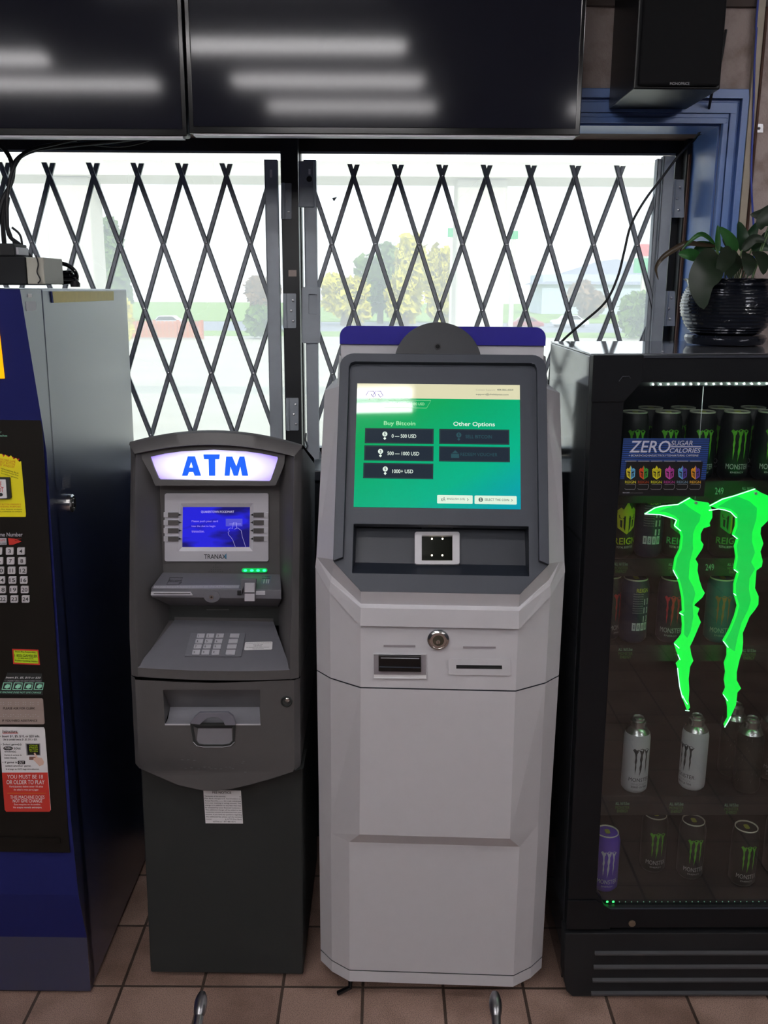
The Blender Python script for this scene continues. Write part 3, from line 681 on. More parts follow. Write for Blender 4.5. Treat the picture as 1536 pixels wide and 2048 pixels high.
scr_t = mat('screen_pale_text', 'c0c0e0', 0.5, emit='c8c0d8', es=0.6); scr_p = mat('screen_pink_text', '8878c8', 0.5, emit='8878c8', es=0.8)
sc = MB().poly(lcd, scrm)
sc.text('QUAKERTOWN FOODMART', p.B((622, 658, 876, 678), 0.0014), scr_t, 0.02)
for i, s_ in enumerate(('Please push your card', 'into the slot to begin', 'transaction.')):
    sc.text(s_, p.B((550, 731 + i * 38, 752 - (0, 20, 104)[i], 750 + i * 38), 0.0014), scr_p, 0.01)
inkp = p.B((812, 720, 940, 778), 0.0014); sc.poly(inkp, mat('screen_mid_blue', '4a4ab8', 0.5, emit='4040b0', es=0.8))
for ln in ([(880, 800), (905, 790), (930, 810), (940, 860), (965, 935)], [(885, 935), (865, 880), (850, 860), (835, 845), (830, 825), (840, 815), (830, 800), (850, 790), (865, 795), (870, 750), (895, 750), (897, 790)], [(840, 760), (930, 760)]):
    sc.tube(p.Q(ln, 0.0016), 0.0003, scr_t, 4)
sc.obj('screen', atm)
# speaker holes, green lights
m_ = MB()
for j, (yy, k) in enumerate(((1075, 0), (1092, 1), (1109, 2), (1126, 3))):
    for i in range(-k, k + 1): m_.extr(rrect(p.B((735 + i * 17 - 2.5, yy - 2.5, 735 + i * 17 + 2.5, yy + 2.5), 0.0012), 0.5, 1), (0, 0.0008, 0), blackm)
m_.obj('speaker_holes', atm)
grn = mat('green_led', '10c060', 0.4, emit='20ff70', es=4.0); grnd = mat('green_lens', '108048', 0.3, emit='08c050', es=0.8)
gl_ = MB().extr(rrect(p.B((935, 1103, 1130, 1132), 0.0035), 0.1, 3), (0, 0.003, 0), grnd).obj('light_bar', atm)
for x in (962, 1012, 1060, 1108): MB().extr(rrect(p.B((x - 13, 1108, x + 13, 1127), 0.0045), 0.5, 1), (0, 0.001, 0), grn).obj('green_led', gl_)
# card and receipt ledge
zl_ = fa.at(430, 1178, y=-0.045)[2]; zlb = fa.at(430, 1196, y=-0.045)[2]
lp = Pl(fa, (0, -0.045, zl_), (0, -(zb1 - zl_), 0.073), K1); vp = ap(-0.045, K1)
lgx = 0.148
MB().extr([(-0.138, 0.028, zb1), (-lgx, -0.045, zl_), (-lgx, -0.045, zlb), (-0.10, 0.05, zlb - 0.055), (-0.10, 0.06, zb1)], (0.138 + 0.10, 0, 0), atmg2)
lg = MB(); q0 = [(0.028, zb1), (-0.045, zl_), (-0.045, zlb), (0.045, zlb - 0.05)]; wd = [0.138, lgx, lgx, 0.13]
lg.loft([[(-w_, y, z) for (y, z), w_ in zip(q0, wd)], [(w_, y, z) for (y, z), w_ in zip(q0, wd)]], atmg2)
for s in (-1, 1): lg.poly([(s * w_, y, z) for (y, z), w_ in zip(q0, wd)], atmg2)
lg = lg.obj('card_ledge', atm, bevel=0.0015)
m_ = MB()
m_.text('RECEIPT', lp.Q([(378, 1188), (476, 1192), (470, 1205), (372, 1204)], 0.0006), blackl, 0.02, 0.2)
for ln in ([(380, 1172), (484, 1172)], [(384, 1172), (358, 1226), (450, 1226), (472, 1210), (478, 1172)], [(450, 1226), (455, 1211), (472, 1210)]): m_.tube(lp.Q(ln, 0.0004), 0.0004, blackl, 4)
m_.obj('receipt_mark', lg)
m_ = MB().poly(lp.Q([(1095, 1158), (1165, 1158), (1150, 1226), (1078, 1222)], 0.0005), mat('blue_grey_print', '5c6478', 0.4)); m_.text('CARD', lp.Q([(1094, 1160), (1158, 1160), (1155, 1170), (1090, 1170)], 0.0008), blackl, 0.02)
m_.poly(lp.Q([(1092, 1175), (1155, 1175), (1152, 1180), (1090, 1180)], 0.0009), blackl)
for x in (1105, 1125, 1140): m_.poly(lp.Q([(x, 1186), (x + 7, 1186), (x + 2, 1216), (x - 5, 1216)], 0.0009), silver)
m_.obj('card_mark', lg)
m_ = MB().poly(lp.Q([(262, 1233), (918, 1229), (912, 1255), (254, 1256)], 0.0005), greyl); m_.text('Do not scratch lottery tickets on the ATM machine', lp.Q([(265, 1235), (912, 1232), (906, 1252), (258, 1253)], 0.0008), silver, 0.0)
m_.obj('notice_strip', lg)
m_ = MB().extr(vp.Q([(238, 1284), (540, 1284), (556, 1308), (236, 1308)], 0.004), (0, 0.004, 0), silver).poly(vp.Q([(258, 1292), (540, 1292), (540, 1298), (258, 1298)], 0.0043), blackm)
m_.obj('receipt_slot', lg)
lk = vp.P(705, 1318, 0)
MB().extr([vp.P(705 + 62 * math.cos(a_), 1318 + 46 * math.sin(a_), 0.002) for a_ in [math.pi * 2 * i / 20 for i in range(20)]], (0, 0.006, 0), atmg2).lathe([(0.0055, -0.003), (0.0045, -0.005), (0.0, -0.005)], lk, chrome, 16, 'y').lathe([(0.0025, -0.0052), (0, -0.0056)], lk, blackm, 12, 'y').obj('ledge_lock', lg)
m_ = MB().extr(vp.Q([(930, 1188), (1045, 1188), (1045, 1215), (1036, 1355), (955, 1355), (948, 1240), (930, 1300)], 0.010), (0, 0.012, 0), atmg2)
m_.extr(vp.Q([(958, 1215), (1034, 1215), (1034, 1354), (956, 1354)], 0.014), (0, 0.006, 0), silver).poly(vp.Q([(955, 1286), (1034, 1286), (1034, 1294), (955, 1294)], 0.0145), blackm)
m_.extr(vp.Q([(900, 1274), (930, 1274), (930, 1308), (900, 1308)], 0.003), (0, 0.003, 0), blackm).extr(vp.Q([(1040, 1276), (1115, 1276), (1115, 1306), (1040, 1306)], 0.003), (0, 0.003, 0), silver)
m_.obj('card_reader', lg, bevel=0.0008)
# dark back under the ledge, keypad shelf and its apron
zf_e = fa.at(270, 1334, y=-0.095)[2]; zf_c = fa.at(434, 1341, y=-0.095)[2]
MB().box(-0.135, 0.135, 0.046, 0.05, zsh - 0.01, zlb - 0.04, atmdk).obj('recess_back', atm)
p = ap(0.0455, K1); MB().extr(p.Q([(665, 1415), (835, 1415), (835, 1421), (665, 1421)]), (0, -0.001, 0), atmg).obj('light_slot', atm)
hs_b = 0.118
rowb = [(-hs_b + 2 * hs_b * i / 12, 0.045, zsh) for i in range(13)]
rowf = [(-0.172 + 0.344 * i / 12, -0.098, zf_e + (zf_c - zf_e) * (1 - ((i - 6) / 6) ** 2)) for i in range(13)]
rowm = [tuple(0.12 * np.array(rowb[i]) + 0.88 * np.array(rowf[i]) + np.array([0, 0, 0.004])) for i in range(13)]
shl = MB().loft([rowb, rowm, rowf], atmg2).loft([[(x, y, zsh + 0.008) for x, y, z in rowb], rowb], atmg)
shl = shl.obj('keypad_shelf', atm, smooth=True)
MB().loft([[(s_ * 0.172, -0.095, zf_e), (s_ * 0.13, 0.05, zsh), (s_ * 0.115, 0.047, zsh + 0.004)] for s_ in (-1, -0.9)], atmg).obj('shelf_edge', shl)
nrm = np.cross(np.array([1.0, 0, 0]), np.array([0, 0.045 + 0.098, zsh - (zf_c + 0.004)])); nrm = nrm / np.linalg.norm(nrm); nrm = nrm if nrm[2] > 0 else -nrm
kp = Pl(fa, (0, -0.098 + 0.0, zf_c + 0.0075), nrm, K2)
kb = MB().extr(kp.Q([(545, 252), (966, 252), (930, 432), (497, 430)], 0.0012), -nrm * 0.003, mat('keypad_plate', '6e6f76', 0.45, bump=0.1)).obj('keypad', shl)
tags = ['1', '2', '3', '', '4', '5', '6', '', '7', '8', '9', '', '*', '0', '#', '']
for j, (yy, h2) in enumerate(((272, 15), (314, 15), (355, 15), (398, 17))):
    for i, x0_ in enumerate((620, 692, 767, 880)):
        cx_ = x0_ - j * (12, 12, 11, 10.5)[i]; w2 = 29 if i < 3 else 36
        q = kp.Q([(cx_ - w2 + 4, yy - h2), (cx_ + w2 + 4, yy - h2), (cx_ + w2 - 3, yy + h2), (cx_ - w2 - 3, yy + h2)], 0.0042)
        k_ = MB().extr(q, -nrm * 0.003, silver)
        if tags[j * 4 + i]: k_.text(tags[j * 4 + i], kp.Q([(cx_ - 18, yy - 6), (cx_ - (15 if i == 0 and j == 0 else 8), yy - 6), (cx_ - (16 if i == 0 and j == 0 else 9), yy + 10), (cx_ - 19, yy + 10)], 0.0045), blackl, 0.01)
        k_.obj('key', kb, bevel=0.0004)
m_ = MB().extr(rrect(kp.Q([(962, 323), (1172, 319), (1168, 380), (953, 384)], 0.001), 0.05, 2), -nrm * 0.0008, whitel)
for i, (a_, b2, s_) in enumerate(((0.05, 0.95, 'For assistance or problems with this terminal call'), (0.3, 0.65, '(215) 536 3140'), (0.32, 0.62, '1-800-297-4212'), (0.08, 0.9, 'For information on your account contact your'), (0.3, 0.7, 'financial institution'))):
    q = bil(kp.Q([(962, 323), (1172, 319), (1168, 380), (953, 384)], 0.0014)); t1 = 0.9 - i * 0.18
    m_.text(s_, [q(a_, t1), q(b2, t1), q(b2, t1 - 0.11), q(a_, t1 - 0.11)], blackl, 0.01)
m_.obj('service_sticker', shl)
zap = zs + 0.003
MB().loft([[(x, y, z) for x, y, z in rowf], [(x, -0.0985, zap - 0.006 * (1 - (x / 0.172) ** 2)) for x, y, z in rowf]], atmg).obj('apron', atm, smooth=True)
# lower fascia with tray opening
yf = -0.096; p = ap(yf, K2)
top_ = [(125, 612), (420, 628), (715, 638), (1000, 628), (1275, 612)]
bot_ = [(1408, 1292), (1330, 1318), (1150, 1375), (1000, 1418), (860, 1450), (740, 1466), (640, 1464), (450, 1422), (300, 1358), (165, 1292)]
tray = [(330, 690), (1075, 690), (1078, 957), (345, 957)]
fs = MB(); hwf = 0.176
side_l = p.Q([(125, 612), (165, 1292)]); 
P_ = p.Q(top_) + p.Q(bot_)
P_[0][0] = P_[-1][0] = -0.180; P_[4][0] = P_[5][0] = 0.180
for q in P_: q[0] = max(-0.180, min(0.180, q[0]))
fs.tess(P_, [p.Q(tray)], atmg)
fs.add(p.Q(bot_) + [q + np.array([0, 0.096, -0.0]) for q in p.Q(bot_)], [(i, i + 1, i + 11, i + 10) for i in range(9)], atmdk)
zbt = p.P(165, 1292)[2]
for s in (-1, 1):
    fs.loft([[(s * 0.180, yf, zs - 0.001), (s * 0.1925, yf + 0.014, zs - 0.001), (s * 0.1935, 0.02, zs - 0.001), (s * 0.1935, 0.4, zs - 0.001)],
             [(s * 0.180, yf, zbt), (s * 0.1925, yf + 0.014, zbt + 0.004), (s * 0.1935, 0.02, zbt + 0.02), (s * 0.1935, 0.4, zbt + 0.06)]], atmg)
fas = fs.obj('lower_fascia', atm, smooth=True)
MB().box(-0.185, 0.185, yf + 0.01, 0.4, zs - 0.0035, zs + 0.0015, blackm).obj('seam', atm)
MB().box(-0.19, 0.19, 0.001, 0.41, 0.741, zs - 0.004, atmdk).obj('middle_body', atm)
pd = ap(yf + 0.055, K2); pf = p
b1, b2 = pd.Q([(385, 822), (1072, 822)]); t1, t2 = pf.Q([(330, 690), (1075, 690)]); c1, c2 = pf.Q([(345, 957), (1078, 957)])
MB().poly([t1, t2, b2, b1], atmg).poly([t1, b1, c1], atmg).poly([t2, b2, c2], atmg).obj('tray_roof', fas)
mid1, mid2 = (b1 * 0.45 + c1 * 0.55) + np.array([0, 0.006, -0.007]), (b2 * 0.45 + c2 * 0.55) + np.array([0, 0.006, -0.007])
MB().loft([[b1, mid1, c1], [b2, mid2, c2]], mat('tray_metal', '9a9aa2', 0.35, 0.35)).obj('cash_tray', fas, smooth=True)
MB().extr(p.Q([(345, 952), (1079, 952), (1079, 962), (345, 962)], 0.0015), (0, 0.002, 0), silver).obj('tray_lip', fas)
cup = [(538, 948), (888, 948), (880, 1090), (850, 1118), (790, 1128), (640, 1128), (590, 1120), (562, 1090)]
cin = [(560, 968), (868, 968), (866, 1082), (842, 1106), (785, 1114), (645, 1114), (600, 1106), (578, 1082)]
m_ = MB().extr(p.Q(cup, 0.0035), (0, 0.004, 0), atmdk, [p.Q(cin, 0.0035)]); m_.poly(p.Q([(600, 985), (858, 985), (862, 1080), (840, 1102), (785, 1110), (645, 1110), (606, 1102), (590, 1075)], 0.0004), mat('cup_metal', '86868e', 0.35, 0.3))
m_.poly(p.Q([(540, 955), (886, 955), (858, 986), (596, 986)], 0.0009), blackm)
m_.tube(p.Q([(562, 1090), (590, 1120), (640, 1129), (790, 1129), (850, 1119), (880, 1090)], 0.004), 0.0007, silver, 6).obj('finger_cup', fas)
hn = [(535, 945), (575, 895), (610, 866), (830, 864), (868, 892), (888, 944), (884, 962), (805, 962), (790, 930), (755, 905), (715, 897), (670, 908), (640, 930), (622, 948), (612, 958), (540, 950)]
MB().extr(p.Q(hn, 0.008), (0, 0.008, 0), mat('handle_metal', '7c7c88', 0.3, 0.3)).obj('tray_pull', fas, bevel=0.001)
lk = p.P(1280, 775, 0)
MB().lathe([(0.0125, -0.0008), (0.0135, -0.003), (0.011, -0.0045), (0.0095, -0.002)], lk, atmdk, 24, 'y').lathe([(0.0055, -0.001), (0.0055, -0.005), (0.004, -0.006), (0.003, -0.004), (0.0, -0.004)], p.P(1285, 762, 0), chrome, 20, 'y').obj('key_lock', fas, smooth=True)
m_ = MB()
for x, y_ in [(478, 1228), (525, 1228), (570, 1232), (503, 1292), (548, 1290), (605, 1297), (648, 1284), (685, 1284), (700, 1296), (733, 1297), (775, 1297), (815, 1284), (845, 1284), (868, 1296), (950, 1240), (940, 1253), (962, 1322)]:
    m_.extr(rrect(p.B((x - 9, y_ - 1.6, x + 9, y_ + 1.6), 0.0006), 0.2, 1), (0, 0.0004, 0), atmg2)
m_.obj('braille_marks', fas)
# fee notice on the safe
p = Pl(fa, (0, -0.037, 0), (0, -1, 0), (180, 1560, 3.072))
nq = [(696, 62), (927, 66), (940, 268), (710, 266)]
m_ = MB().extr(p.Q(nq, 0.0014), (0, 0.001, 0), whitel); q = bil(p.Q(nq, 0.0017))
def tl_(m_, q, s_, a_, b2, t, h_, M=blackl, bold=0.02, sh=0.0): m_.text(s_, [q(a_, t), q(b2, t), q(b2, t - h_), q(a_, t - h_)], M, bold, sh)
tl_(m_, q, 'FEE NOTICE', 0.24, 0.74, 0.97, 0.07, bold=0.03)
for i, s_ in enumerate(('The owner of this terminal,                          $', 'Elite Bank charges U.S. Card holders an', 'Access Fee of $______ for a cash withdrawal', 'from your checking or savings account. This', 'charge is in addition to any fees that may', 'be assessed by your financial institution.', 'This additional charge will be added to the', 'transaction amount and deducted from your', 'account. If you have any questions regarding', 'this additional fee, please call the terminal', 'owner __________ & ATM Elite Bank', 'toll free at 1-877-881-8171')):
    tl_(m_, q, s_, 0.02 if i < 11 else 0.2, 0.98 if i < 11 else 0.8, 0.84 - i * 0.069, 0.046, bold=0.025)
m_.obj('fee_notice', atm)

# ---------------------------------------------------------------- white kiosk
fb = Fr((0.1205, 1.958, 0), -2.2, 0.05)
bt = thing('digital_currency_kiosk', 'tall white kiosk with a purple top band and green touch screen', 'kiosk', fb)
KA = (620, 640, 2.954); KB = (620, 1020, 2.954); KC = (620, 1620, 2.743)
def bp_(y, K=None, n=(0, -1, 0)): return Pl(fb, (0, y, 0), n, K)
YBK = 0.42
def prof(w0, y0, w1, y1, w2, y2): return [(-w2, y2), (-w1, y1), (-w0, y0), (w0, y0), (w1, y1), (w2, y2)]
def prow(pr, z, sx_=0.0): return [(pr[0][0], YBK, z)] + [(x, y, z) for x, y in pr] + [(pr[-1][0], YBK, z)]
zb0 = 0.052; zlip = fb.at(875, 1947, y=0.004)[2]
z_sm = fb.at(878, 1378, y=-0.069)[2]
z_h1 = fb.at(876, 1689, y=-0.018)[2]; z_h0 = fb.at(876, 1673, y=-0.045)[2]
low0 = prof(0.199, 0.006, 0.245, 0.038, 0.277, 0.076)
low1 = prof(0.197, -0.018, 0.243, 0.016, 0.275, 0.055)
up0 = prof(0.171, -0.046, 0.2415, 0.014, 0.2745, 0.053)
up1 = prof(0.167, -0.071, 0.237, -0.024, 0.272, 0.018)
MB().loft([prow(low0, zb0), prow(low0, zlip - 0.002)], whitep).poly(prow(low0, zb0), whitep).obj('base_skirt', bt, bevel=0.001)
MB().loft([prow(prof(0.198, 0.008, 0.244, 0.040, 0.276, 0.078), zlip - 0.002), prow(prof(0.198, 0.008, 0.244, 0.040, 0.276, 0.078), zlip)], slated).obj('base_gap', bt)
fdz = (z_sm - 0.0015)
MB().loft([prow(prof(0.199, 0.007, 0.245, 0.039, 0.277, 0.077), zlip), prow(low1, z_h1), prow(up0, z_h0), prow(up1, fdz)], whitep).obj('lower_door', bt)
inn = prof(0.166, -0.069, 0.236, -0.022, 0.271, 0.020)
MB().loft([prow(inn, fdz - 0.001), prow(inn, z_sm + 0.002)], slated).obj('door_gap', bt)
# mid section between the door seam and the head seam (the seam dips to the middle and climbs at the sides)
h0 = fb.at(877, 1252, y=-0.072)[2]
hA = fb.on(655.5, 1182.5, (0, -0.03, 0), (0, -1, 0))[2]; hB = fb.on(630, 1135, (0, 0.016, 0), (0, -1, 0))[2]
def midrow(z): return [z, z, z, z, z, z]
def seamrow(off, dz=0.0):
    xs_ = [-0.272, -0.237, -0.167, 0.167, 0.237, 0.272]; ys_ = [0.012, -0.03, -0.075, -0.075, -0.03, 0.012]; zs_ = [hB, hA, h0, h0, hA, hB]
    return [(-0.272, YBK, hB + dz)] + [(x, y - off, z + dz) for x, y, z in zip(xs_, ys_, zs_)] + [(0.272, YBK, hB + dz)]
MB().loft([prow(up1, z_sm + 0.0015), seamrow(0.0, -0.0015)], whitep).obj('middle_panel', bt)
MB().loft([seamrow(-0.002, -0.002), seamrow(-0.002, 0.003)], slated).obj('head_gap', bt)
# head: lip, sloped collar, then the sides; bezel plane tilted back
tilt = rad(25.5); nb = np.array([0, -math.cos(tilt), math.sin(tilt)]); zbz = 1.145
pb0 = np.array([0, -0.068, zbz])
BA = Pl(fb, pb0, nb, KA); BB = Pl(fb, pb0, nb, KB); B0 = Pl(fb, pb0, nb)
lipp = [(30, 280), (105, 415), (285, 585), (1220, 590), (1402, 455), (1495, 300)]
yl = [0.006, -0.04, -0.088, -0.088, -0.04, 0.006]
lip = [bp_(y_, KB).P(u, v) for (u, v), y_ in zip(lipp, yl)]
for i in range(3):   # mirror-average for symmetry
    a_, b2 = lip[i], lip[5 - i]; hx = (abs(a_[0]) + abs(b2[0])) / 2; hz = (a_[2] + b2[2]) / 2
    a_[0], b2[0] = -hx, hx; a_[2] = b2[2] = hz
sr = seamrow(0.0, 0.0025)
hd = MB(); bzb = [BB.P(u, v, -0.004) for u, v in [(127, 0), (127, 290), (290, 485), (1230, 495), (1390, 320), (1390, 0)]]
for a_, b2 in ((0, 5), (1, 4), (2, 3)):
    hx = (abs(bzb[a_][0]) + abs(bzb[b2][0])) / 2; m_z = (bzb[a_][2] + bzb[b2][2]) / 2; m_y = (bzb[a_][1] + bzb[b2][1]) / 2
    bzb[a_][:] = (-hx, m_y, m_z); bzb[b2][:] = (hx, m_y, m_z)
hd.loft([[sr[0]] + [np.array(q) + np.array([0, yy - q[1], 0]) for q, yy in zip(sr[1:7], yl)] + [sr[7]], [(-0.272, YBK, lip[0][2])] + lip + [(0.272, YBK, lip[5][2])]], whitep)
midr = [np.array(b3) * 0.3 + np.array(a3) * 0.7 + np.array([0, 0.010, -0.005]) for a3, b3 in zip(lip, [bzb[1], bzb[1], bzb[2], bzb[3], bzb[4], bzb[4]])]
midr[0] = lip[0] * 0.7 + bzb[1] * 0.3; midr[5] = lip[5] * 0.7 + bzb[4] * 0.3
hd.loft([lip, midr, [bzb[1], bzb[1], bzb[2], bzb[3], bzb[4], bzb[4]]], whitep)
hd.obj('collar', bt)
# cheeks of the head running up beside the bezel to the shoulders
pc = bp_(0.09, KA)
sh = fb.on(*((620 + 65 / 2.954), 640 + 430 / 2.954), (0, 0.10, 0), (0, -1, 0)); sh2 = fb.on(620 + 150 / 2.954, 640 + 385 / 2.954, (0, 0.12, 0), (0, -1, 0))
hxs = 0.262; zsd = sh[2]; zsd2 = sh2[2]
m_ = MB()
tpw = 0.226; ztopb = fb.at(877, 712, y=0.17)[2]
def bezy(z): return pb0[1] + (z - zbz) * math.tan(tilt)
for s in (-1, 1):
    rows = []
    for z, xo in ((lip[0][2], 0.272), (zsd, hxs), (zsd2, 0.235), (ztopb + 0.0, 0.232)):
        if not rows: q_ = lip[0] if s < 0 else lip[5]; w_ = bzb[1] if s < 0 else bzb[4]; rows.append([(s * 0.272, YBK, z), tuple(q_), tuple(w_)]); continue
        rows.append([(s * xo, YBK, z), (s * xo, bezy(z) + 0.055, z), (s * (0.2235), bezy(z) + 0.004, z)])
    m_.loft(rows, whitep)
m_.loft([[(-0.262, YBK, zsd), (-0.235, YBK, zsd2), (-0.232, YBK, ztopb)], [(0.262, YBK, zsd), (0.235, YBK, zsd2), (0.232, YBK, ztopb)]], whitep)
m_.obj('head_shell', bt)
# header board with the purple band
yh = 0.20; ph = bp_(yh, KA); z1h = ph.P(760, 38)[2]; z0h = ph.P(760, 147)[2]; hw = 0.2325
def hdr(z0_, z1_, rr=0.0):
    o_ = [(-hw, yh, z0_), (hw, yh, z0_)]
    if rr: o_ += [(hw - rr + rr * math.cos(a_), yh, z1_ - rr + rr * math.sin(a_)) for a_ in [math.pi / 2 * i / 8 for i in range(9)]] + [(-hw + rr - rr * math.sin(a_), yh, z1_ - rr + rr * math.cos(a_)) for a_ in [math.pi / 2 * i / 8 for i in range(9)]]
    else: o_ += [(hw, yh, z1_), (-hw, yh, z1_)]
    return o_
MB().extr([(x * 0.99, y + 0.006, z) for x, y, z in hdr(ztopb - 0.2, z1h - 0.002, 0.024)], (0, 0.05, 0), whitep).obj('header_board', bt)
MB().extr(hdr(z0h, z1h, 0.024), (0, 0.0055, 0), purple).obj('purple_band', bt)
MB().box(-0.225, 0.225, yh + 0.0565, YBK, z0h - 0.10, z1h - 0.05, whitep).obj('rear_body', bt)
# slate bezel
tl0, tr0 = BA.P(160, 290), BA.P(1373, 275); blh = bzb[1]
hwt = (abs(tl0[0] - 0) + abs(tr0[0])) / 2
def bpt(x, t, off=0.0):   # point on the tilted plane: x across, t up along it from the zbz line
    return pb0 + np.array([x, t * math.sin(tilt), t * math.cos(tilt)]) + nb * off
def bt_of(P_): return (P_[2] - pb0[2]) / math.cos(tilt)
tt = bt_of(BA.P(760, 213)); t_l = bt_of(BB.P(127, 305)); t_b = bt_of(BB.P(760, 490)); hx2 = (abs(BB.P(290, 485)[0]) + abs(BB.P(1230, 495)[0])) / 2; hx1 = 0.2245
ob = [(-hx2, t_b), (hx2, t_b), (hx1, t_l), (hx1, tt - 0.03)] + [(hx1 - 0.03 + 0.03 * math.cos(a_), tt - 0.03 + 0.03 * math.sin(a_)) for a_ in [math.pi / 2 * i / 6 for i in range(1, 7)]]
ob += [(-x, t_) for x, t_ in ob[2:][::-1]]
ti = bt_of(BA.P(760, 262)); hxi = (abs(BA.P(212, 700)[0]) + abs(BA.P(1322, 700)[0])) / 2; tlo = bt_of(BB.P(760, 375)) - 0.004; tlo2 = bt_of(BB.P(200, 290))
ib = [(-hx2 + 0.006, t_b + 0.018), (hx2 - 0.006, t_b + 0.018), (hxi + 0.006, tlo2), (hxi, tlo2 + 0.02), (hxi - 0.003, ti - 0.014), (hxi - 0.014, ti)]
ib += [(-x, t_) for x, t_ in ib[2:][::-1]]
OF = 0.012
hxi = hxi + 0.002
rimo = [(hx1, t_l), (hx1, tt - 0.03)] + [(hx1 - 0.03 + 0.03 * math.cos(a_), tt - 0.03 + 0.03 * math.sin(a_)) for a_ in [math.pi / 2 * i / 6 for i in range(1, 7)]]
rimi = [(hxi, t_l + 0.008), (hxi, ti - 0.012), (hxi - 0.004, ti - 0.003), (hxi - 0.012, ti)]
U_ = rimo + [(-x, t_) for x, t_ in rimo[::-1]] + [(-x, t_) for x, t_ in rimi] + rimi[::-1]
MB().extr([bpt(x, t_, OF) for x, t_ in U_], -nb * 0.030, slate).obj('bezel_frame', bt, bevel=0.004, seg=3)
trq = [BB.P(u, v, 0) for u, v in ((243, 85), (1275, 90), (1283, 383), (235, 375))]
thx = (sum(abs(q[0]) for q in trq)) / 4; tr1 = bt_of((trq[0] + trq[1]) / 2); tr0_ = bt_of((trq[2] + trq[3]) / 2)
trp = [(-thx, tr0_), (thx, tr0_), (thx, tr1), (-thx, tr1)]
SO = -0.004
obi = [(x * 0.998, t_) for x, t_ in ob]
face = MB().extr([bpt(x, t_, SO) for x, t_ in obi], -nb * 0.030, slate, [[bpt(x, t_, SO) for x, t_ in trp]])
face = face.obj('screen_surround', bt, bevel=0.002)
# tray box: back wall and floor
dpt = 0.055
tb = MB(); c0 = [bpt(x, t_, SO - 0.0005) for x, t_ in trp]; inn_ = []
for q, (x, t_) in zip(c0, trp):
    inn_.append(np.array([q[0] * 0.985, q[1] + (dpt if t_ == tr1 else dpt * 0.8), q[2] + (0.0 if t_ == tr1 else 0.010)]))
tb.ring(c0, inn_, slated).poly(inn_, slated); tbo = tb.obj('scanner_tray', bt)
back = Pl(fb, inn_[0], np.cross(inn_[1] - inn_[0], inn_[3] - inn_[0]) * 1.0, KB)
if back.n[1] > 0: back.n = -back.n
MB().extr(rrect(back.B((619, 128, 884, 321), 0.012), 0.05, 1.4), -back.n * 0.0115, whitep, [back.B((660, 150, 842, 298), 0.012)]).obj('scanner_frame', bt, bevel=0.001)
glassd = mat('scanner_glass', '10140f', 0.06)
sg = MB().extr(back.B((660, 150, 842, 298), 0.004), -back.n * 0.003, glassd).obj('scanner_window', bt)
led = mat('warm_led', 'fff0d0', 0.4, emit='fff0d0', es=9.0)
for x, y_ in ((720, 170), (783, 170), (720, 267), (782, 267)): MB().extr(rrect(back.B((x - 4.5, y_ - 4.5, x + 4.5, y_ + 4.5), 0.0055), 0.5, 1), -back.n * 0.001, led).obj('scanner_led', sg)
MB().extr(back.B((660, 102, 845, 109), 0.0025), -back.n * 0.002, greyl).obj('tray_light_slot', bt)
# camera dome above the bezel
pdn = Pl(fb, pb0 + nb * 0.008, nb, KA)
cxl, cxr, ctop = pdn.P(500, 210), pdn.P(1012, 210), pdn.P(757, 22)
hwd = (cxr[0] - cxl[0]) / 2; t0d = bt_of(cxl) - 0.01; t1d = bt_of(ctop); cxd = (cxr[0] + cxl[0]) / 2
R_ = (hwd ** 2 + (t1d - t0d) ** 2) / (2 * (t1d - t0d)); aa = math.asin(min(1, hwd / R_))
dome = [bpt(cxd + R_ * math.sin(a_), t1d - R_ + R_ * math.cos(a_), 0.008) for a_ in [-aa + 2 * aa * i / 32 for i in range(33)]]
MB().extr(dome, -nb * 0.014, mat('charcoal', '26292f', 0.5, bump=0.05)).obj('camera_dome', bt, bevel=0.0015)
cc = pdn.P(754, 157, 0.0)
def disc(c, r_, nn, M, th=0.002, k=24):
    nn = np.array(nn); a_ = np.array([1.0, 0, 0]); b3 = np.cross(nn, a_); 
    return MB().extr([c + r_ * (a_ * math.cos(2 * math.pi * i / k) + b3 * math.sin(2 * math.pi * i / k)) for i in range(k)], nn * th, M)
disc(cc, 0.0075, nb, blackm, 0.0006).obj('camera_ring', bt)
disc(cc, 0.0045, nb, blackgl, 0.0012).obj('camera_lens', bt)
# the screen
sq = [BA.P(u, v, SO + 0.0015) for u, v in ((277, 378), (1235, 375), (1250, 1110), (260, 1107))]
hx_ = sum(abs(q[0]) for q in sq) / 4; xc_ = sum(q[0] for q in sq) / 4; s1, s0 = bt_of((sq[0] + sq[1]) / 2), bt_of((sq[2] + sq[3]) / 2)
hwS = ((sq[1][0] - sq[0][0]) + (sq[2][0] - sq[3][0])) / 4
SQ = [bpt(xc_ - hwS, s1, SO + 0.0015), bpt(xc_ + hwS, s1, SO + 0.0015), bpt(xc_ + hwS, s0, SO + 0.0015), bpt(xc_ - hwS, s0, SO + 0.0015)]
scm, n, l = node_mat('touch_screen'); b = n['Principled BSDF']; b.inputs['Base Color'].default_value = (0.003, 0.01, 0.006, 1); b.inputs['Roughness'].default_value = 0.035
tc = n.new('ShaderNodeTexCoord'); dp = n.new('ShaderNodeVectorMath'); dp.operation = 'DOT_PRODUCT'; dp.inputs[1].default_value = (0.55, 0, -0.75); l.new(tc.outputs['Generated'], dp.inputs[0])
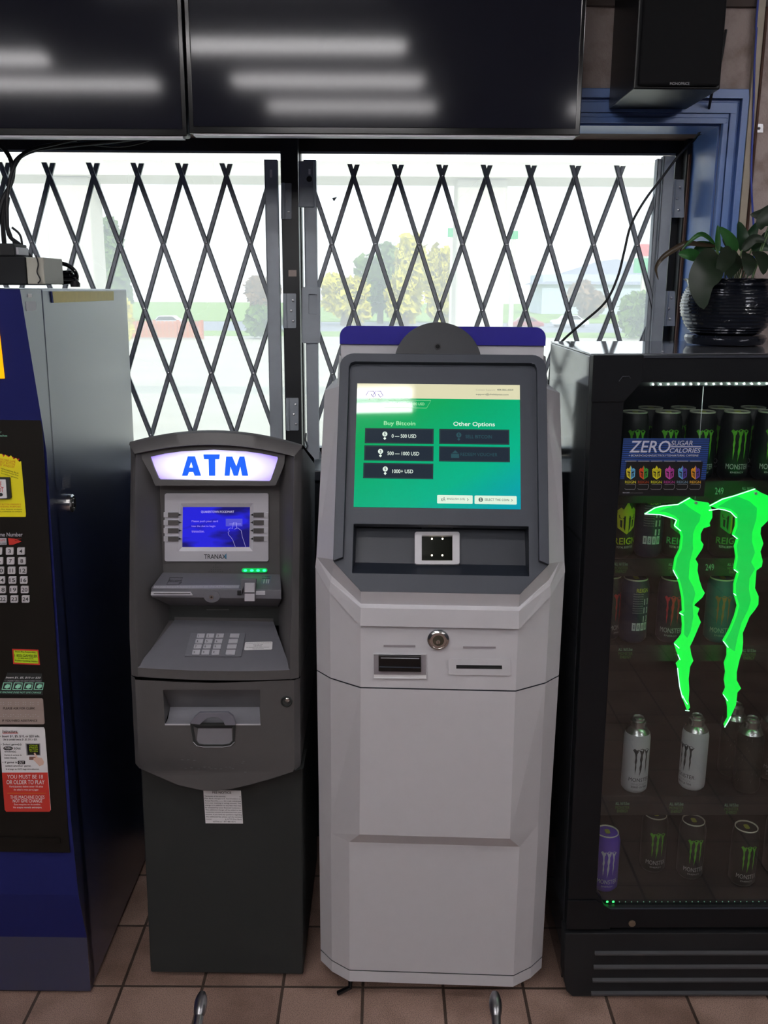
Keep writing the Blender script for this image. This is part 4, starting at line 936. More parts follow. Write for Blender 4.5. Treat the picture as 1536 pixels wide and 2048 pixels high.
rp = n.new('ShaderNodeValToRGB'); l.new(dp.outputs['Value'], rp.inputs[0]); mr = n.new('ShaderNodeMapRange'); mr.inputs[1].default_value = -0.75; mr.inputs[2].default_value = 0.55; l.new(dp.outputs['Value'], mr.inputs[0]); l.new(mr.outputs[0], rp.inputs[0])
e = rp.color_ramp.elements; e[0].position = 0.3; e[0].color = lin('00a55c') + (1,); e[1].position = 0.98; e[1].color = lin('009ab0') + (1,); x_ = e.new(0.72); x_.color = lin('00b088') + (1,)
l.new(rp.outputs[0], b.inputs['Emission Color']); b.inputs['Emission Strength'].default_value = 1.0
def emat(nm, c, es=1.0): return mat(nm, tuple(x * 0.05 for x in lin(c)), 0.035, var=0, emit=c, es=es)
cream_s = emat('screen_cream', 'dcd8b4'); btn_s = emat('screen_button', '222c38'); edge_s = emat('screen_button_edge', '3e5a50'); txt_s = emat('screen_text', 'e4f4e8'); hd_s = emat('screen_heading', 'a8e8b0')
dim_s = emat('screen_dim', '2c5058'); pale_s = emat('screen_pale_button', 'dcf0dc'); dk_s = emat('screen_dark_text', '50605c'); gr_s = emat('screen_grey_text', 'a09c88'); lg_s = emat('screen_logo', '6c64b4')
S = MB().poly(SQ, scm)
qf = bil(SQ)
def sp_(x, y, off=0.0): return qf((x - 60) / 1430.0, 1 - (y - 38) / 1080.0) + nb * off      # zoomed picture units 60..1490, 38..1118
def sb(x0_, y0_, x1_, y1_, off=0.0003): return [sp_(x0_, y0_, off), sp_(x1_, y0_, off), sp_(x1_, y1_, off), sp_(x0_, y1_, off)]
S.poly(sb(60, 38, 1490, 168), cream_s)
for cx_ in (0, 62):
    S.tube([sp_(140 + cx_, 145, 0.0006), sp_(160 + cx_, 106, 0.0006), sp_(205 + cx_, 106, 0.0006), sp_(228 + cx_, 145, 0.0006), sp_(205 + cx_, 160, 0.0006), sp_(184 + cx_, 132, 0.0006)], 0.0009, lg_s, 4)
S.text('BYTES', sb(160, 172, 280, 182, 0.0006), gr_s)
S.text('Contact Support:', sb(1105, 78, 1275, 96, 0.0006), gr_s); S.text('484-866-6069', sb(1290, 76, 1432, 90, 0.0006), dk_s, 0.01)
S.text('support@chalebytes.com', sb(1105, 116, 1390, 136, 0.0006), dk_s, 0.01)
S.text('BUY LIMITS: 10000 USD', sb(360, 205, 655, 228, 0.0006), hd_s); S.tube([sp_(300, 252, 0.0005), sp_(675, 252, 0.0005), sp_(712, 186, 0.0005), sp_(340, 186, 0.0005)], 0.0003, hd_s, 4)
S.text('Buy Bitcoin', sb(303, 372, 578, 418, 0.0006), hd_s, 0.01); S.text('Other Options', sb(910, 370, 1270, 418, 0.0006), txt_s, 0.01)
def button(x0_, y0_, x1_, y1_, s_, tx, M, icon):
    S.poly(sb(x0_, y0_, x1_, y1_), btn_s); 
    for (a_, b2, c_, d_) in ((x0_ + 6, y0_ + 6, x1_ - 6, y0_ + 8), (x0_ + 6, y1_ - 8, x1_ - 6, y1_ - 6), (x0_ + 6, y0_ + 6, x0_ + 8, y1_ - 6), (x1_ - 8, y0_ + 6, x1_ - 6, y1_ - 6)): S.poly(sb(a_, b2, c_, d_, 0.0005), edge_s)
    S.text(s_, sb(tx[0], tx[1], tx[2], tx[3], 0.0007), M, 0.008)
    if icon is not None:
        S.poly(rrect(sb(icon - 22, y0_ + 30, icon + 22, y0_ + 74, 0.0007), 0.5, 1), M); S.text('$', sb(icon - 8, y0_ + 38, icon + 8, y0_ + 66, 0.0009), btn_s)
        S.poly([sp_(icon, y0_ + 76, 0.0007), sp_(icon + 13, y0_ + 90, 0.0007), sp_(icon, y0_ + 104, 0.0007), sp_(icon - 13, y0_ + 90, 0.0007)], M)
button(140, 434, 740, 568, '0 — 500 USD', (374, 486, 588, 518), txt_s, 314)
button(138, 586, 740, 718, '500 — 1000 USD', (340, 638, 616, 670), txt_s, 280)
button(134, 738, 740, 872, '1000+ USD', (386, 792, 566, 824), txt_s, 325)
button(788, 434, 1396, 566, 'SELL BITCOIN', (1016, 484, 1244, 514), dim_s, 958)
button(788, 586, 1400, 718, 'REDEEM VOUCHER', (974, 640, 1292, 668), dim_s, None)
S.poly(sb(892, 650, 962, 686, 0.0006), dim_s); S.poly([sp_(900, 645, 0.0006), sp_(954, 645, 0.0006), sp_(928, 620, 0.0006)], dim_s)
for x0_, x1_, s_, a_, b2 in ((776, 1080, 'ENGLISH (US)', 862, 1014), (1096, 1456, 'SELECT THE COIN', 1182, 1390)):
    S.poly(rrect(sb(x0_, 1006, x1_, 1078, 0.0005), 0.03, 3), pale_s); S.text(s_, sb(a_, 1031, b2, 1050, 0.0008), dk_s, 0.012); S.text('>', sb(x1_ - 48, 1030, x1_ - 36, 1054, 0.0008), dk_s, 0.01)
S.text('xA', sb(808, 1022, 846, 1058, 0.0008), dk_s); S.poly(rrect(sb(1130, 1022, 1168, 1060, 0.0007), 0.5, 1), dk_s); S.text('S', sb(1142, 1028, 1156, 1054, 0.0009), pale_s, 0.02)
S.obj('touch_screen', bt)
# lock, slots
pm = Pl(fb, (0, -0.0742, 0), (0, -1, 0), KB)
lc = pm.P(758, 765)
lkf = MB().lathe([(0.0235, 0.0), (0.0235, -0.004), (0.0205, -0.0075), (0.0175, -0.0085), (0.0170, -0.007)], lc, chrome, 36, 'y').lathe([(0.0168, -0.0068), (0.0, -0.0075)], lc, mat('lock_face', '6a6c60', 0.25, 0.8), 30, 'y').obj('lock_ring', bt, smooth=True)
MB().lathe([(0.0052, -0.0072), (0.0045, -0.009), (0.0, -0.009)], pm.P(756, 772), chrome, 20, 'y').box(lc[0] - 0.0008, lc[0] + 0.0002, lc[1] - 0.0096, lc[1] - 0.0085, lc[2] - 0.007, lc[2] - 0.001, blackm).obj('keyhole', lkf)
grv = mat('light_slot_grey', '908a90', 0.5)
for q in (((435, 798), (622, 800), (623, 811), (435, 809)), ((904, 806), (1097, 808), (1098, 819), (905, 817))): MB().extr(pm.Q(q, 0.0012), (0, 0.001, 0), grv).obj('indicator_slot', bt)
# bill slot frame recess drawn as a raised frame with a black bill acceptor inside
MB().extr(pm.Q([(372, 850), (688, 853), (690, 1000), (373, 997)], 0.003), (0, 0.003, 0), whitep, [pm.Q([(377, 855), (684, 858), (686, 995), (378, 992)], 0.003)]).obj('bill_recess', bt, bevel=0.0006)
MB().poly(pm.Q([(377, 855), (684, 858), (686, 975), (378, 972)], 0.0004), grv).poly(pm.Q([(378, 972), (686, 975), (686, 995), (378, 992)], 0.0006), whitel).obj('bill_recess_floor', bt)
m_ = MB().extr(pm.Q([(405, 862), (655, 866), (656, 957), (405, 953)], 0.010), (0, 0.0095, 0), blackgl)
m_.extr(pm.Q([(418, 872), (645, 875), (645, 881), (418, 878)], 0.0112), (0, 0.001, 0), greyl).extr(pm.Q([(410, 926), (652, 930), (652, 936), (410, 932)], 0.013), (0, 0.003, 0), slate)
m_.obj('bill_acceptor', bt, bevel=0.0008)
MB().extr(rrect(pm.Q([(818, 877), (1186, 882), (1188, 981), (817, 974)], 0.002), 0.04, 3), (0, 0.0015, 0), whitep).obj('receipt_plate', bt, bevel=0.0006)
MB().poly(pm.Q([(864, 915), (1134, 919), (1135, 940), (864, 937)], 0.0026), blackm).poly(pm.Q([(1000, 927), (1133, 931), (1134, 938), (1000, 937)], 0.0029), atmdk).obj('receipt_slot', bt)
for s, x, y in ((0, -0.2, 0.10), (1, 0.2, 0.10), (2, -0.2, 0.5), (3, 0.2, 0.5)):
    c_ = MB().box(x - 0.018, x + 0.018, y - 0.02, y + 0.02, 0.042, 0.0515, steel).box(x - 0.016, x - 0.013, y - 0.015, y + 0.02, 0.02, 0.042, blackm).box(x + 0.013, x + 0.016, y - 0.015, y + 0.02, 0.02, 0.042, blackm).obj('caster', bt)
    rows = [[(x + xx, y + 0.01 + rr * math.cos(2 * math.pi * k / 20), 0.0205 + rr * math.sin(2 * math.pi * k / 20)) for k in range(20)] for xx, rr in ((-0.012, 0.017), (-0.010, 0.0205), (0.010, 0.0205), (0.012, 0.017))]
    MB().loft(rows, blackgl, True).poly(rows[0], blackgl).poly(rows[-1], blackgl).obj('wheel', c_, smooth=True)
xx = fb.at(700, 1975, z=0.03); MB().tube([(xx[0], xx[1] + 0.02, 0.05), (xx[0], xx[1], 0.03), (xx[0] - 0.03, xx[1] - 0.0, 0.012)], 0.006, blackgl).obj('brake_pedal', bt)

# ---------------------------------------------------------------- navy vending machine at the left
XS = -0.718
fl = Fr((-1.05, 2.0, 0), 0.0, 0.35); sxl = XS + 1.05
vm = thing('lottery_vending_machine', 'navy blue upright vending machine at the left edge with printed number buttons', 'vending machine', fl)
ztv = 1.698; yse = fl.at(95, 760, x=sxl)[1]
MB().box(-0.45, sxl, yse + 0.004, 0.64, 0.012, ztv, bluep).obj('cabinet', vm, bevel=0.003)
MB().box(-0.43, sxl - 0.03, yse + 0.01, 0.6, 0.0, 0.012, blackm).obj('plinth', vm)
ft = [(40, 580), (85, 850), (93, 905), (122, 1350), (142, 1640), (157, 1790), (192, 1988)]
pf_ = [fl.at(u, v, x=sxl) for u, v in ft]
pf2 = [(p_[1], p_[2]) for p_ in pf_]; pf2[0] = (pf2[0][0], ztv); pf2[-1] = (pf2[-1][0], 0.012)
print('vending profile', [(round(a_, 3), round(b2, 3)) for a_, b2 in pf2], 'seam', round(yse, 3))
dprof = [(yse - 0.001, 0.012), (yse - 0.001, ztv)] + pf2
m_ = MB(); A = [(sxl, y, z) for y, z in dprof]; Bp = [(-0.45, y, z) for y, z in dprof]
m_.tess(A, [], bluep).tess(Bp, [], bluep)
for i in range(len(A)):
    j = (i + 1) % len(A); m_.poly([A[i], A[j], Bp[j], Bp[i]], bluef if i >= 2 else bluep)
m_.obj('door', vm)
# dark control panel set on the sloping front
ya, za = pf2[1]; yb_, zb_ = pf2[4]
nl = np.array([0, -(za - zb_), (ya - yb_)]); nl = nl / np.linalg.norm(nl); nl = nl if nl[1] < 0 else -nl
p0l = np.array([0, yb_, zb_])
off0 = max(0.0, max(np.dot(np.array([0, y, z]) - p0l, nl) for y, z in pf2[1:5])) + 0.0015
fp = Pl(fl, p0l + nl * off0, nl)
F1 = zoomed(fp, 0, 840, 4.876); F2 = zoomed(fp, 0, 1240, 4.45)
pan = [(-200, 803), (76, 803), (84, 860), (138, 1690), (140, 1706), (-200, 1700)]
MB().extr(fp.Q(pan, 0.001), nl * -0.004, bkpanel).obj('control_panel', vm, bevel=0.001)
MB().extr(fp.Q([(-200, 1674), (118, 1677), (120, 1686), (-200, 1684)], 0.006), nl * -0.004, bkpanel).obj('panel_ledge', vm)
m_ = MB().text('r', F1.B((5, 112, 14, 128), 0.002), mint).text('tches', F1.B((0, 142, 70, 162), 0.002), mint).obj('panel_note', vm)
yq = MB().extr(F1.Q([(-300, 330), (0, 330), (20, 332), (35, 362), (50, 338), (85, 365), (105, 345), (135, 385), (155, 370), (185, 408), (205, 402), (252, 920), (248, 946), (-300, 945)], 0.002), nl * -0.001, yell)
for i, x in enumerate((8, 32, 62, 88, 118, 145, 172)): yq.poly(F1.Q([(x - 12, 330 + i * 8), (x + 18, 330 + i * 8), (x + 4, 358 + i * 8)], 0.0016), redl)
for i, s_ in enumerate(('ON ONE GAME', 'SPOT BUTTON', 'ET WINDOW')): yq.text(s_, F1.Q([(0, 372 + i * 26), (152 - i * 5, 398 + i * 26), (150 - i * 5, 420 + i * 26), (0, 394 + i * 26)], 0.0025), orgl)
for i, s_ in enumerate(('varios botones de un', 'oprima el boton One', 'tro boleto ganador')): yq.text(s_, F1.Q([(8, 460 + i * 24), (180, 510 + i * 26), (178, 528 + i * 26), (8, 478 + i * 24)], 0.0025), blackl)
yq.text('SPOT BUTTON, WINDOW IS', F1.B((-30, 815, 202, 832), 0.0025), orgl).text('VENDING PURPOSES', F1.B((-10, 838, 202, 854), 0.0025), orgl)
yq.text('Un Slot, despues se separa', F1.B((-20, 864, 216, 880), 0.0025), blackl).text('ver y continue su compra', F1.B((-20, 886, 212, 902), 0.0025), blackl)
yq.obj('yellow_sticker', vm)
m_ = MB().extr(rrect(F1.Q([(-90, 560), (90, 562), (106, 768), (-90, 775)], 0.009), 0.06, 1), nl * -0.008, atmdk).extr(rrect(F1.Q([(-70, 580), (52, 582), (66, 762), (-70, 768)], 0.012), 0.04, 1), nl * -0.004, whitel)
m_.text('ONE', F1.B((-50, 600, 14, 650), 0.0125), redl, 0.01).text('SPOT', F1.B((-60, 655, 34, 705), 0.0125), redl, 0.01).extr(rrect(F1.B((-40, 712, 28, 745), 0.0124), 0.3, 1.5), nl * -0.0003, atmdk)
m_.obj('one_spot_button', vm)
m_ = MB().text('Enter Game Number', F1.Q([(-175, 1098), (220, 1098), (220, 1136), (-175, 1136)], 0.002), silver, 0.01)
m_.poly(F1.Q([(-20, 1152), (62, 1152), (65, 1216), (-20, 1216)], 0.002), silver).text('GAME', F1.B((2, 1160, 52, 1182), 0.0025), redl, 0.01).text('NUMBER', F1.B((2, 1196, 60, 1212), 0.0025), blackl, 0.01)
m_.poly(F1.Q([(78, 1152), (140, 1156), (210, 1184), (130, 1216), (88, 1218)], 0.002), redl)
for i in range(4): m_.poly(F1.Q([(120 + i * 20, 1160 + i * 14), (215 - i * 12, 1158 + i * 20), (150, 1166 + i * 14)], 0.0023), bkpanel if i % 2 else redl)
m_.obj('number_heading', vm)
keyf = mat('number_key', 'c8c4c8', 0.45)
for j, yy in enumerate((1280, 1375, 1468, 1562, 1655, 1747)):
    for i, cx_ in enumerate((-127 + j * 9, -18 + j * 9, 93 + j * 9, 203 + j * 9)):
        nm = str(j * 4 + i + 1); w2 = 36 if True else 0
        if j == 0 and i < 1: pass
        k_ = MB().extr(rrect(F1.B((cx_ - w2, yy - 34, cx_ + w2, yy + 34), 0.005), 0.08, 1), nl * -0.004, keyf)
        ww = (5 if nm == '1' else 14) if len(nm) == 1 else (17 if nm == '11' else 28)
        k_.text(nm, F1.B((cx_ - ww, yy - 19, cx_ + ww, yy + 19), 0.0055), blackl, 0.02)
        k_.obj('number_key', vm, bevel=0.0005)
m_ = MB().extr(F2.Q([(108, 258), (340, 266), (356, 400), (118, 392)], 0.002), nl * -0.001, redl); gq = F2.Q([(122, 270), (334, 278), (342, 388), (128, 378)], 0.0023); m_.poly(gq, lime); q = bil(F2.Q([(122, 270), (334, 278), (342, 388), (128, 378)], 0.0029))
for s_, a_, b2, t_, h_ in (('Please Play Responsibly', .05, .92, .97, .17), ('1-800-GAMBLER', .02, .98, .7, .22), ('(1-800-426-2537)', .18, .8, .43, .14), ('Problem Gambling Helpline', .03, .97, .24, .16)): tl_(m_, q, s_, a_, b2, t_, h_, bold=0.015)
m_.obj('gambling_help_sticker', vm)
q = F2.Q([(65, 470), (372, 478), (378, 668), (-20, 660)], 0.002); m_ = MB().extr(q, nl * -0.001, atmdk); 
m_.text('Insert $1, $5, $10 or $20', F2.Q([(55, 503), (362, 506), (360, 524), (50, 522)], 0.0025), whitel, 0.01, 0.2).text('— INSERT BILLS IN ANY DIRECTION', F2.Q([(42, 534), (368, 536), (368, 549), (38, 547)], 0.0025), greyl, 0.01, 0.2)
for i in range(4):
    x = 20 + i * 95; m_.poly(F2.Q([(x + 10, 556), (x + 88, 557), (x + 76, 622), (x - 6, 620)], 0.0024), mint); m_.poly(F2.Q([(x + 16, 562), (x + 82, 563), (x + 70, 616), (x + 2, 614)], 0.0026), atmdk)
    m_.poly(F2.Q([(x + 25, 585), (x + 45, 570), (x + 72, 576), (x + 66, 600), (x + 40, 612), (x + 18, 600)], 0.0028), mint)
m_.text('THIS MACHINE DOES NOT GIVE CHANGE', F2.Q([(-25, 634), (368, 638), (366, 654), (-30, 650)], 0.0025), mint, 0.01, 0.2).obj('bill_strip', vm)
m_ = MB().extr(rrect(F2.Q([(-60, 700), (380, 700), (398, 928), (-60, 930)], 0.003), 0.03, 2), nl * -0.002, taupe)
m_.text('PLEASE ASK FOR CLERK', F2.B((28, 776, 312, 796), 0.0035), bkpanel, 0.01).text('IF YOU NEED ASSISTANCE', F2.B((20, 886, 332, 905), 0.0035), bkpanel, 0.01)
for row in (730, 748, 840, 856):
    for i in range(16):
        if (i * 7 + row) % 3: m_.poly(F2.B((6 + i * 22, row, 11 + i * 22, row + 6), 0.0036), silver)
m_.obj('braille_plate', vm)
iq = F2.Q([(-10, 952), (388, 955), (398, 975), (452, 1690), (440, 1706), (55, 1706), (42, 1690)], 0.002)
m_ = MB().extr(iq, nl * -0.001, whitel).poly(F2.Q([(17, 1358), (424, 1357), (450, 1690), (440, 1706), (55, 1706), (42, 1690)], 0.0024), redl)
for s_, bx, M in (('Instructions:', (22, 978, 158, 1003), blackl), ('• Insert $1, $5, $10, or $20 bills.', (2, 1024, 355, 1048), blackl), ('Use la cantidad exacta: $1, $5, $10, o $20.', (28, 1054, 332, 1074), blackl), ('• Select game(s).', (8, 1098, 196, 1120), blackl),
                  ('PUSH', (42, 1132, 100, 1150), whitel), ('ticket', (120, 1130, 184, 1152), blackl), ('window(s).', (38, 1162, 146, 1184), blackl), ('Oprima la ventana de', (38, 1196, 192, 1212), blackl), ('boleto deseada.', (40, 1218, 150, 1234), blackl),
                  ('• If game is', (22, 1258, 152, 1280), blackl), ('OUT', (168, 1258, 214, 1280), whitel), ('select another game.', (48, 1290, 278, 1310), blackl), ('Si el juego es OUT, haga otra seleccion.', (52, 1320, 350, 1338), blackl),
                  ('YOU MUST BE 18', (64, 1378, 382, 1412), whitel), ('OR OLDER TO PLAY', (58, 1424, 396, 1462), whitel), ('Participantes deben tener 18 años', (84, 1474, 382, 1494), whitel), ('de edad o mas para jugar.', (122, 1502, 346, 1522), whitel),
                  ('THIS MACHINE DOES', (90, 1562, 396, 1592), whitel), ('NOT GIVE CHANGE', (114, 1596, 376, 1624), whitel), ('Esta maquina no da cambio.', (126, 1634, 362, 1652), whitel), ('No acepta moneda extranjera.', (118, 1660, 374, 1680), whitel)):
    if s_ == 'PUSH': m_.poly(rrect(F2.B((30, 1126, 114, 1158), 0.0026), 0.3, 1.6), blackl)
    if s_ == 'OUT': m_.poly(rrect(F2.B((158, 1252, 224, 1284), 0.0026), 0.1, 2), blackl)
    m_.text(s_, F2.B(bx, 0.0031), M, 0.012)
m_.poly(F2.B((22, 1004, 162, 1010), 0.0028), redl).poly(F2.B((64, 1538, 408, 1546), 0.0028), orgl)
m_.poly(F2.Q([(226, 1098), (358, 1098), (362, 1206), (236, 1206)], 0.0026), greyl).poly(F2.Q([(236, 1104), (350, 1104), (354, 1200), (246, 1200)], 0.0028), blackl)
for i, s_ in enumerate(('ONE', 'PRESS', 'BUTTON', 'TO WIN')): m_.text(s_, F2.B((262, 1112 + i * 17, 336, 1124 + i * 17), 0.0031), lime)
m_.poly(F2.B((260, 1216, 330, 1245), 0.0028), mat('brown_print', '7c5a50', 0.5))
m_.poly(F2.Q([(296, 1244), (300, 1226), (318, 1228), (300, 1186), (312, 1180), (335, 1222), (372, 1228), (392, 1262), (386, 1290), (352, 1302), (320, 1268)], 0.0031), skin).poly(F2.Q([(354, 1300), (392, 1284), (406, 1306), (366, 1328)], 0.0032), whitel)
m_.obj('instruction_sticker', vm)
# lit sign sliver, side things
pt_ = Pl(fl, (0, pf2[0][0], pf2[0][1]), (0, -(pf2[0][1] - pf2[1][1]), -(pf2[1][0] - pf2[0][0])))
ns = np.array([0, -(ztv - pf2[1][1]), -(pf2[1][0] - pf2[0][0])]); ns /= np.linalg.norm(ns)
pt_ = Pl(fl, (0, pf2[1][0], pf2[1][1]), ns)
MB().extr(pt_.Q([(-160, 640), (-4, 640), (9, 757), (-160, 760)], 0.003), -ns * 0.002, mat('amber_sign', 'e8a000', 0.4, emit='f8a800', es=1.0)).obj('lit_sign', vm)
MB().extr(pt_.Q([(-160, 625), (-8, 625), (-2, 642), (0, 700), (-3, 640), (-160, 640)], 0.002), -ns * 0.001, redl).obj('sign_trim', vm)
psd = Pl(fl, (sxl, 0, 0), (1, 0, 0), (0, 460, 4.653)); psd2 = Pl(fl, (sxl, 0, 0), (1, 0, 0), (0, 840, 4.876))
MB().extr(psd.Q([(478, 572), (1058, 570), (1060, 655), (500, 678)], 0.0015), (-0.001, 0, 0), mat('yellow_tape', 'c8b450', 0.45, var=0.12, vscale=60)).extr(psd.Q([(476, 572), (488, 572), (500, 678), (490, 678)], 0.003), (-0.002, 0, 0), bluef).obj('yellow_tape', vm)
MB().extr(psd.Q([(243, 668), (335, 664), (340, 750), (250, 756)], 0.0012), (-0.001, 0, 0), silver).obj('asset_sticker', vm)
MB().extr(psd.Q([(262, 592), (296, 592), (300, 628), (266, 628)], 0.0012), (-0.001, 0, 0), whitel).obj('date_sticker', vm)
m_ = MB()
for i, s_ in enumerate(('MANUFACTURED', 'IN PENNSYLVANIA', 'BY OBERTHUR', 'AND SECURED', 'USA 17011')): m_.text(s_, psd2.Q([(606, 568 + i * 24), (684, 540 + i * 24), (688, 556 + i * 24), (610, 586 + i * 24)], 0.0008), greyl, 0.01)
m_.obj('side_note', vm)
lc = psd2.P(672, 812)
m_ = MB(); rows = [[(lc[0] + d_, lc[1] + r_ * math.cos(2 * math.pi * k / 28), lc[2] + r_ * math.sin(2 * math.pi * k / 28)) for k in range(28)] for r_, d_ in ((0.021, 0), (0.0205, 0.008), (0.017, 0.011), (0.013, 0.010), (0.012, 0.004), (0.009, 0.004), (0.009, 0.013), (0.001, 0.013))]
m_.loft(rows, chrome, True).obj('side_lock', vm, smooth=True)

# things on top of it
def onz(u, v, y): return W0.at(u, v, y=y)
ztop_v = 1.7
qa = onz(49, 590, 2.14); f = Fr((qa[0], 2.16, ztop_v + 0.0045)); r = thing('power_supply', 'black power unit with a grey label face on top of the navy machine', 'power supply', f)
MB().box(-0.16, 0.0, 0, 0.13, 0, 0.062, black).obj('case', r, bevel=0.003)
p = Pl(f, (0, -0.001, 0), (0, -1, 0), (0, 460, 4.653))
MB().box(0.001, 0.040, 0.002, 0.128, 0.002, 0.060, mat('grey_label', 'a8a69a', 0.5)).obj('label_face', r, bevel=0.002)
MB().tube(smoothpath([(0.026, -0.003, 0.064), (0.03, -0.004, 0.045), (0.026, -0.004, 0.028), (0.032, -0.004, 0.012), (0.028, -0.01, 0.004)]), 0.0015, blackm).obj('cord', r)
f = Fr((qa[0] - 0.06, 2.24, ztop_v + 0.067)); r = thing('adapter', 'second smaller black adapter stacked on the power unit at the left edge', 'adapter', f)
MB().box(-0.12, 0.03, -0.06, 0.02, 0, 0.028, blackm).obj('case', r, bevel=0.003); MB().box(0.0305, 0.036, -0.05, 0.01, 0.004, 0.02, silver).obj('end_plate', r)
a = onz(118, 545, 2.36); f = Fr((a[0], 2.36, ztop_v + 0.004)); r = thing('cable_coil', 'black power cable coiled in loops beside the power unit on the navy machine', 'cable', f)
pth = []
for i in range(90):
    t_ = i / 90; an = t_ * 2 * math.pi * 3.2; pth.append((0.036 * math.cos(an) + 0.006 * math.sin(5 * t_), 0.03 * math.sin(an), 0.006 + t_ * 0.028))
MB().tube(pth, 0.0048, blackgl, 8).obj('loops', r, smooth=True)
MB().tube(smoothpath([(-0.045, 0.02, 0.036), (-0.02, 0.0, 0.052), (0.02, -0.01, 0.05), (0.042, -0.01, 0.034), (0.04, 0, 0.014), (0.0, 0.02, 0.006)]), 0.0048, blackgl, 8).obj('upper_loop', r, smooth=True)
MB().lathe([(0.014, 0), (0.018, 0.01), (0.018, 0.03), (0.012, 0.042), (0.0, 0.046)], (-0.052, 0.03, 0.004), blackm, 14).obj('plug_head', r, smooth=True)
a = onz(150, 562, 2.35); f = Fr((a[0], 2.35, ztop_v + 0.001)); r = thing('power_plug', 'small black plug standing on the navy machine left of the yellow tape', 'plug', f)
MB().lathe([(0.011, 0), (0.012, 0.008), (0.008, 0.014), (0.0, 0.016)], (0, 0, 0), blackm, 12).obj('body', r); MB().lathe([(0.004, 0.015), (0.004, 0.023), (0, 0.024)], (0, 0, 0), blackm, 8).obj('tip', r)

# ---------------------------------------------------------------- drinks cooler
fr = Fr((0.80, 1.985, 0), 0.0, -0.5)
co = thing('drinks_cooler', 'black glass-door drinks cooler full of energy drink cans, at the right', 'cooler', fr)
def cp(y, K=None): return Pl(fr, (0, y, 0), (0, -1, 0), K)
C1 = (1120, 680, 3.692); C2 = (1120, 1060, 3.692); C3 = (1100, 1700, 3.523); C4 = (1120, 1360, 3.692)
xl_ = fr.at(1190, 715, y=0)[0]; xr_ = 0.38
ztc_ = fr.at(1300, 712, y=0.0)[2] + 0.002
zdb = fr.at(1300, 1856, y=0)[2]
coolm = mat('cooler_black_steel', '1c1d20', 0.16, var=0.05, coat=0.5, spec=0.7)
cooltop = mat('cooler_top_steel', '8c8e96', 0.07, 0.65, var=0.1)
coolside = mat('cooler_side_steel', '54565c', 0.1, 0.55, var=0.15, vscale=6)
liner = mat('cooler_liner', '0f1114', 0.35)
wallT = 0.03
m_ = MB()
m_.box(xl_, xl_ + wallT, 0.05, 0.54, 0.10, ztc_ - 0.004, coolside)
m_.obj('side_wall', co, bevel=0.003)
MB().box(xr_ - wallT, xr_, 0.05, 0.54, 0.10, ztc_ - 0.004, coolm).obj('side_wall', co, bevel=0.003)
MB().box(xl_ + wallT, xr_ - wallT, 0.51, 0.54, 0.10, ztc_ - 0.004, liner).obj('back_wall', co)
MB().box(xl_ + wallT, xr_ - wallT, 0.05, 0.51, ztc_ - 0.05, ztc_ - 0.004, liner).obj('roof_panel', co)
MB().box(xl_, xr_, 0.046, 0.54, ztc_ - 0.0035, ztc_, cooltop).obj('top_panel', co, bevel=0.001)
zfl = fr.at(1300, 1800, y=0.06)[2]
MB().box(xl_ + wallT, xr_ - wallT, 0.05, 0.51, zdb - 0.01, zfl, liner).obj('inner_floor', co)
# door: frame with cut inner corners, glass, dark gasket
D = cp(0.0, C1); D2 = cp(0.0, C3)
gx0t = D.P(470, 450)[0]; gx0b = D2.P(330, 290)[0]; gx0 = (gx0t + gx0b) / 2; gz1 = D.P(700, 312)[2]; gz0 = D2.P(700, 405)[2]
cx_t = D.P(600, 318)[0] - gx0; cz_t = gz1 - D.P(470, 445)[2]; cx_b = D2.P(395, 400)[0] - gx0; cz_b = D2.P(330, 300)[2] - gz0
grx = xr_ - 0.05
inner = [(gx0, gz0 + cz_b), (gx0 + cx_b, gz0), (grx - cx_b, gz0), (grx, gz0 + cz_b), (grx, gz1 - cz_t), (grx - cx_t, gz1), (gx0 + cx_t, gz1), (gx0, gz1 - cz_t)]
outer = [(xl_ - 0.002, zdb), (xr_ + 0.002, zdb), (xr_ + 0.002, ztc_ - 0.001), (xl_ - 0.002, ztc_ - 0.001)]
MB().extr([(x, 0.0, z) for x, z in outer], (0, 0.04, 0), black, [[(x, 0.0, z) for x, z in inner]]).obj('door_frame', co, bevel=0.002)
for (x0_, z0_, x1_, z1_) in ((xl_ - 0.004, gz1 - cz_t - 0.003, gx0 + cx_t + 0.002, ztc_ + 0.0005), (xl_ - 0.004, zdb - 0.001, gx0 + cx_b + 0.012, gz0 + 0.022)):
    top = z1_ > 1
    pp = [(x0_, z0_), (gx0 - 0.001, z0_), (x1_ - 0.001, gz1 + 0.0015), (x1_ - 0.001, z1_), (x0_, z1_)] if top else [(x0_, z0_), (x1_, z0_), (x1_, gz0 - 0.003), (gx0 - 0.001, z1_), (x0_, z1_)]
    MB().extr([(x, -0.004, z) for x, z in pp], (0, 0.0039, 0), black).obj('corner_cap', co, bevel=0.0012)
MB().box(gx0 + cx_t, xr_, -0.0035, -0.0001, ztc_ - 0.006, ztc_ - 0.001, slated).obj('top_strip', co)
MB().box(gx0 + cx_b, xr_, -0.0025, -0.0001, gz0 - 0.0035, gz0 - 0.0005, slate).obj('bottom_strip', co)
cglass, n, l = node_mat('cooler_glass'); n.remove(n['Principled BSDF']); out = n['Material Output']
tr = n.new('ShaderNodeBsdfTransparent'); tr.inputs[0].default_value = (0.86, 0.88, 0.88, 1); gl2 = n.new('ShaderNodeBsdfGlossy'); gl2.inputs['Roughness'].default_value = 0.02
m1 = n.new('ShaderNodeMixShader'); schlick(n, l, 0.075, m1); l.new(tr.outputs[0], m1.inputs[1]); l.new(gl2.outputs[0], m1.inputs[2]); l.new(m1.outputs[0], out.inputs[0])
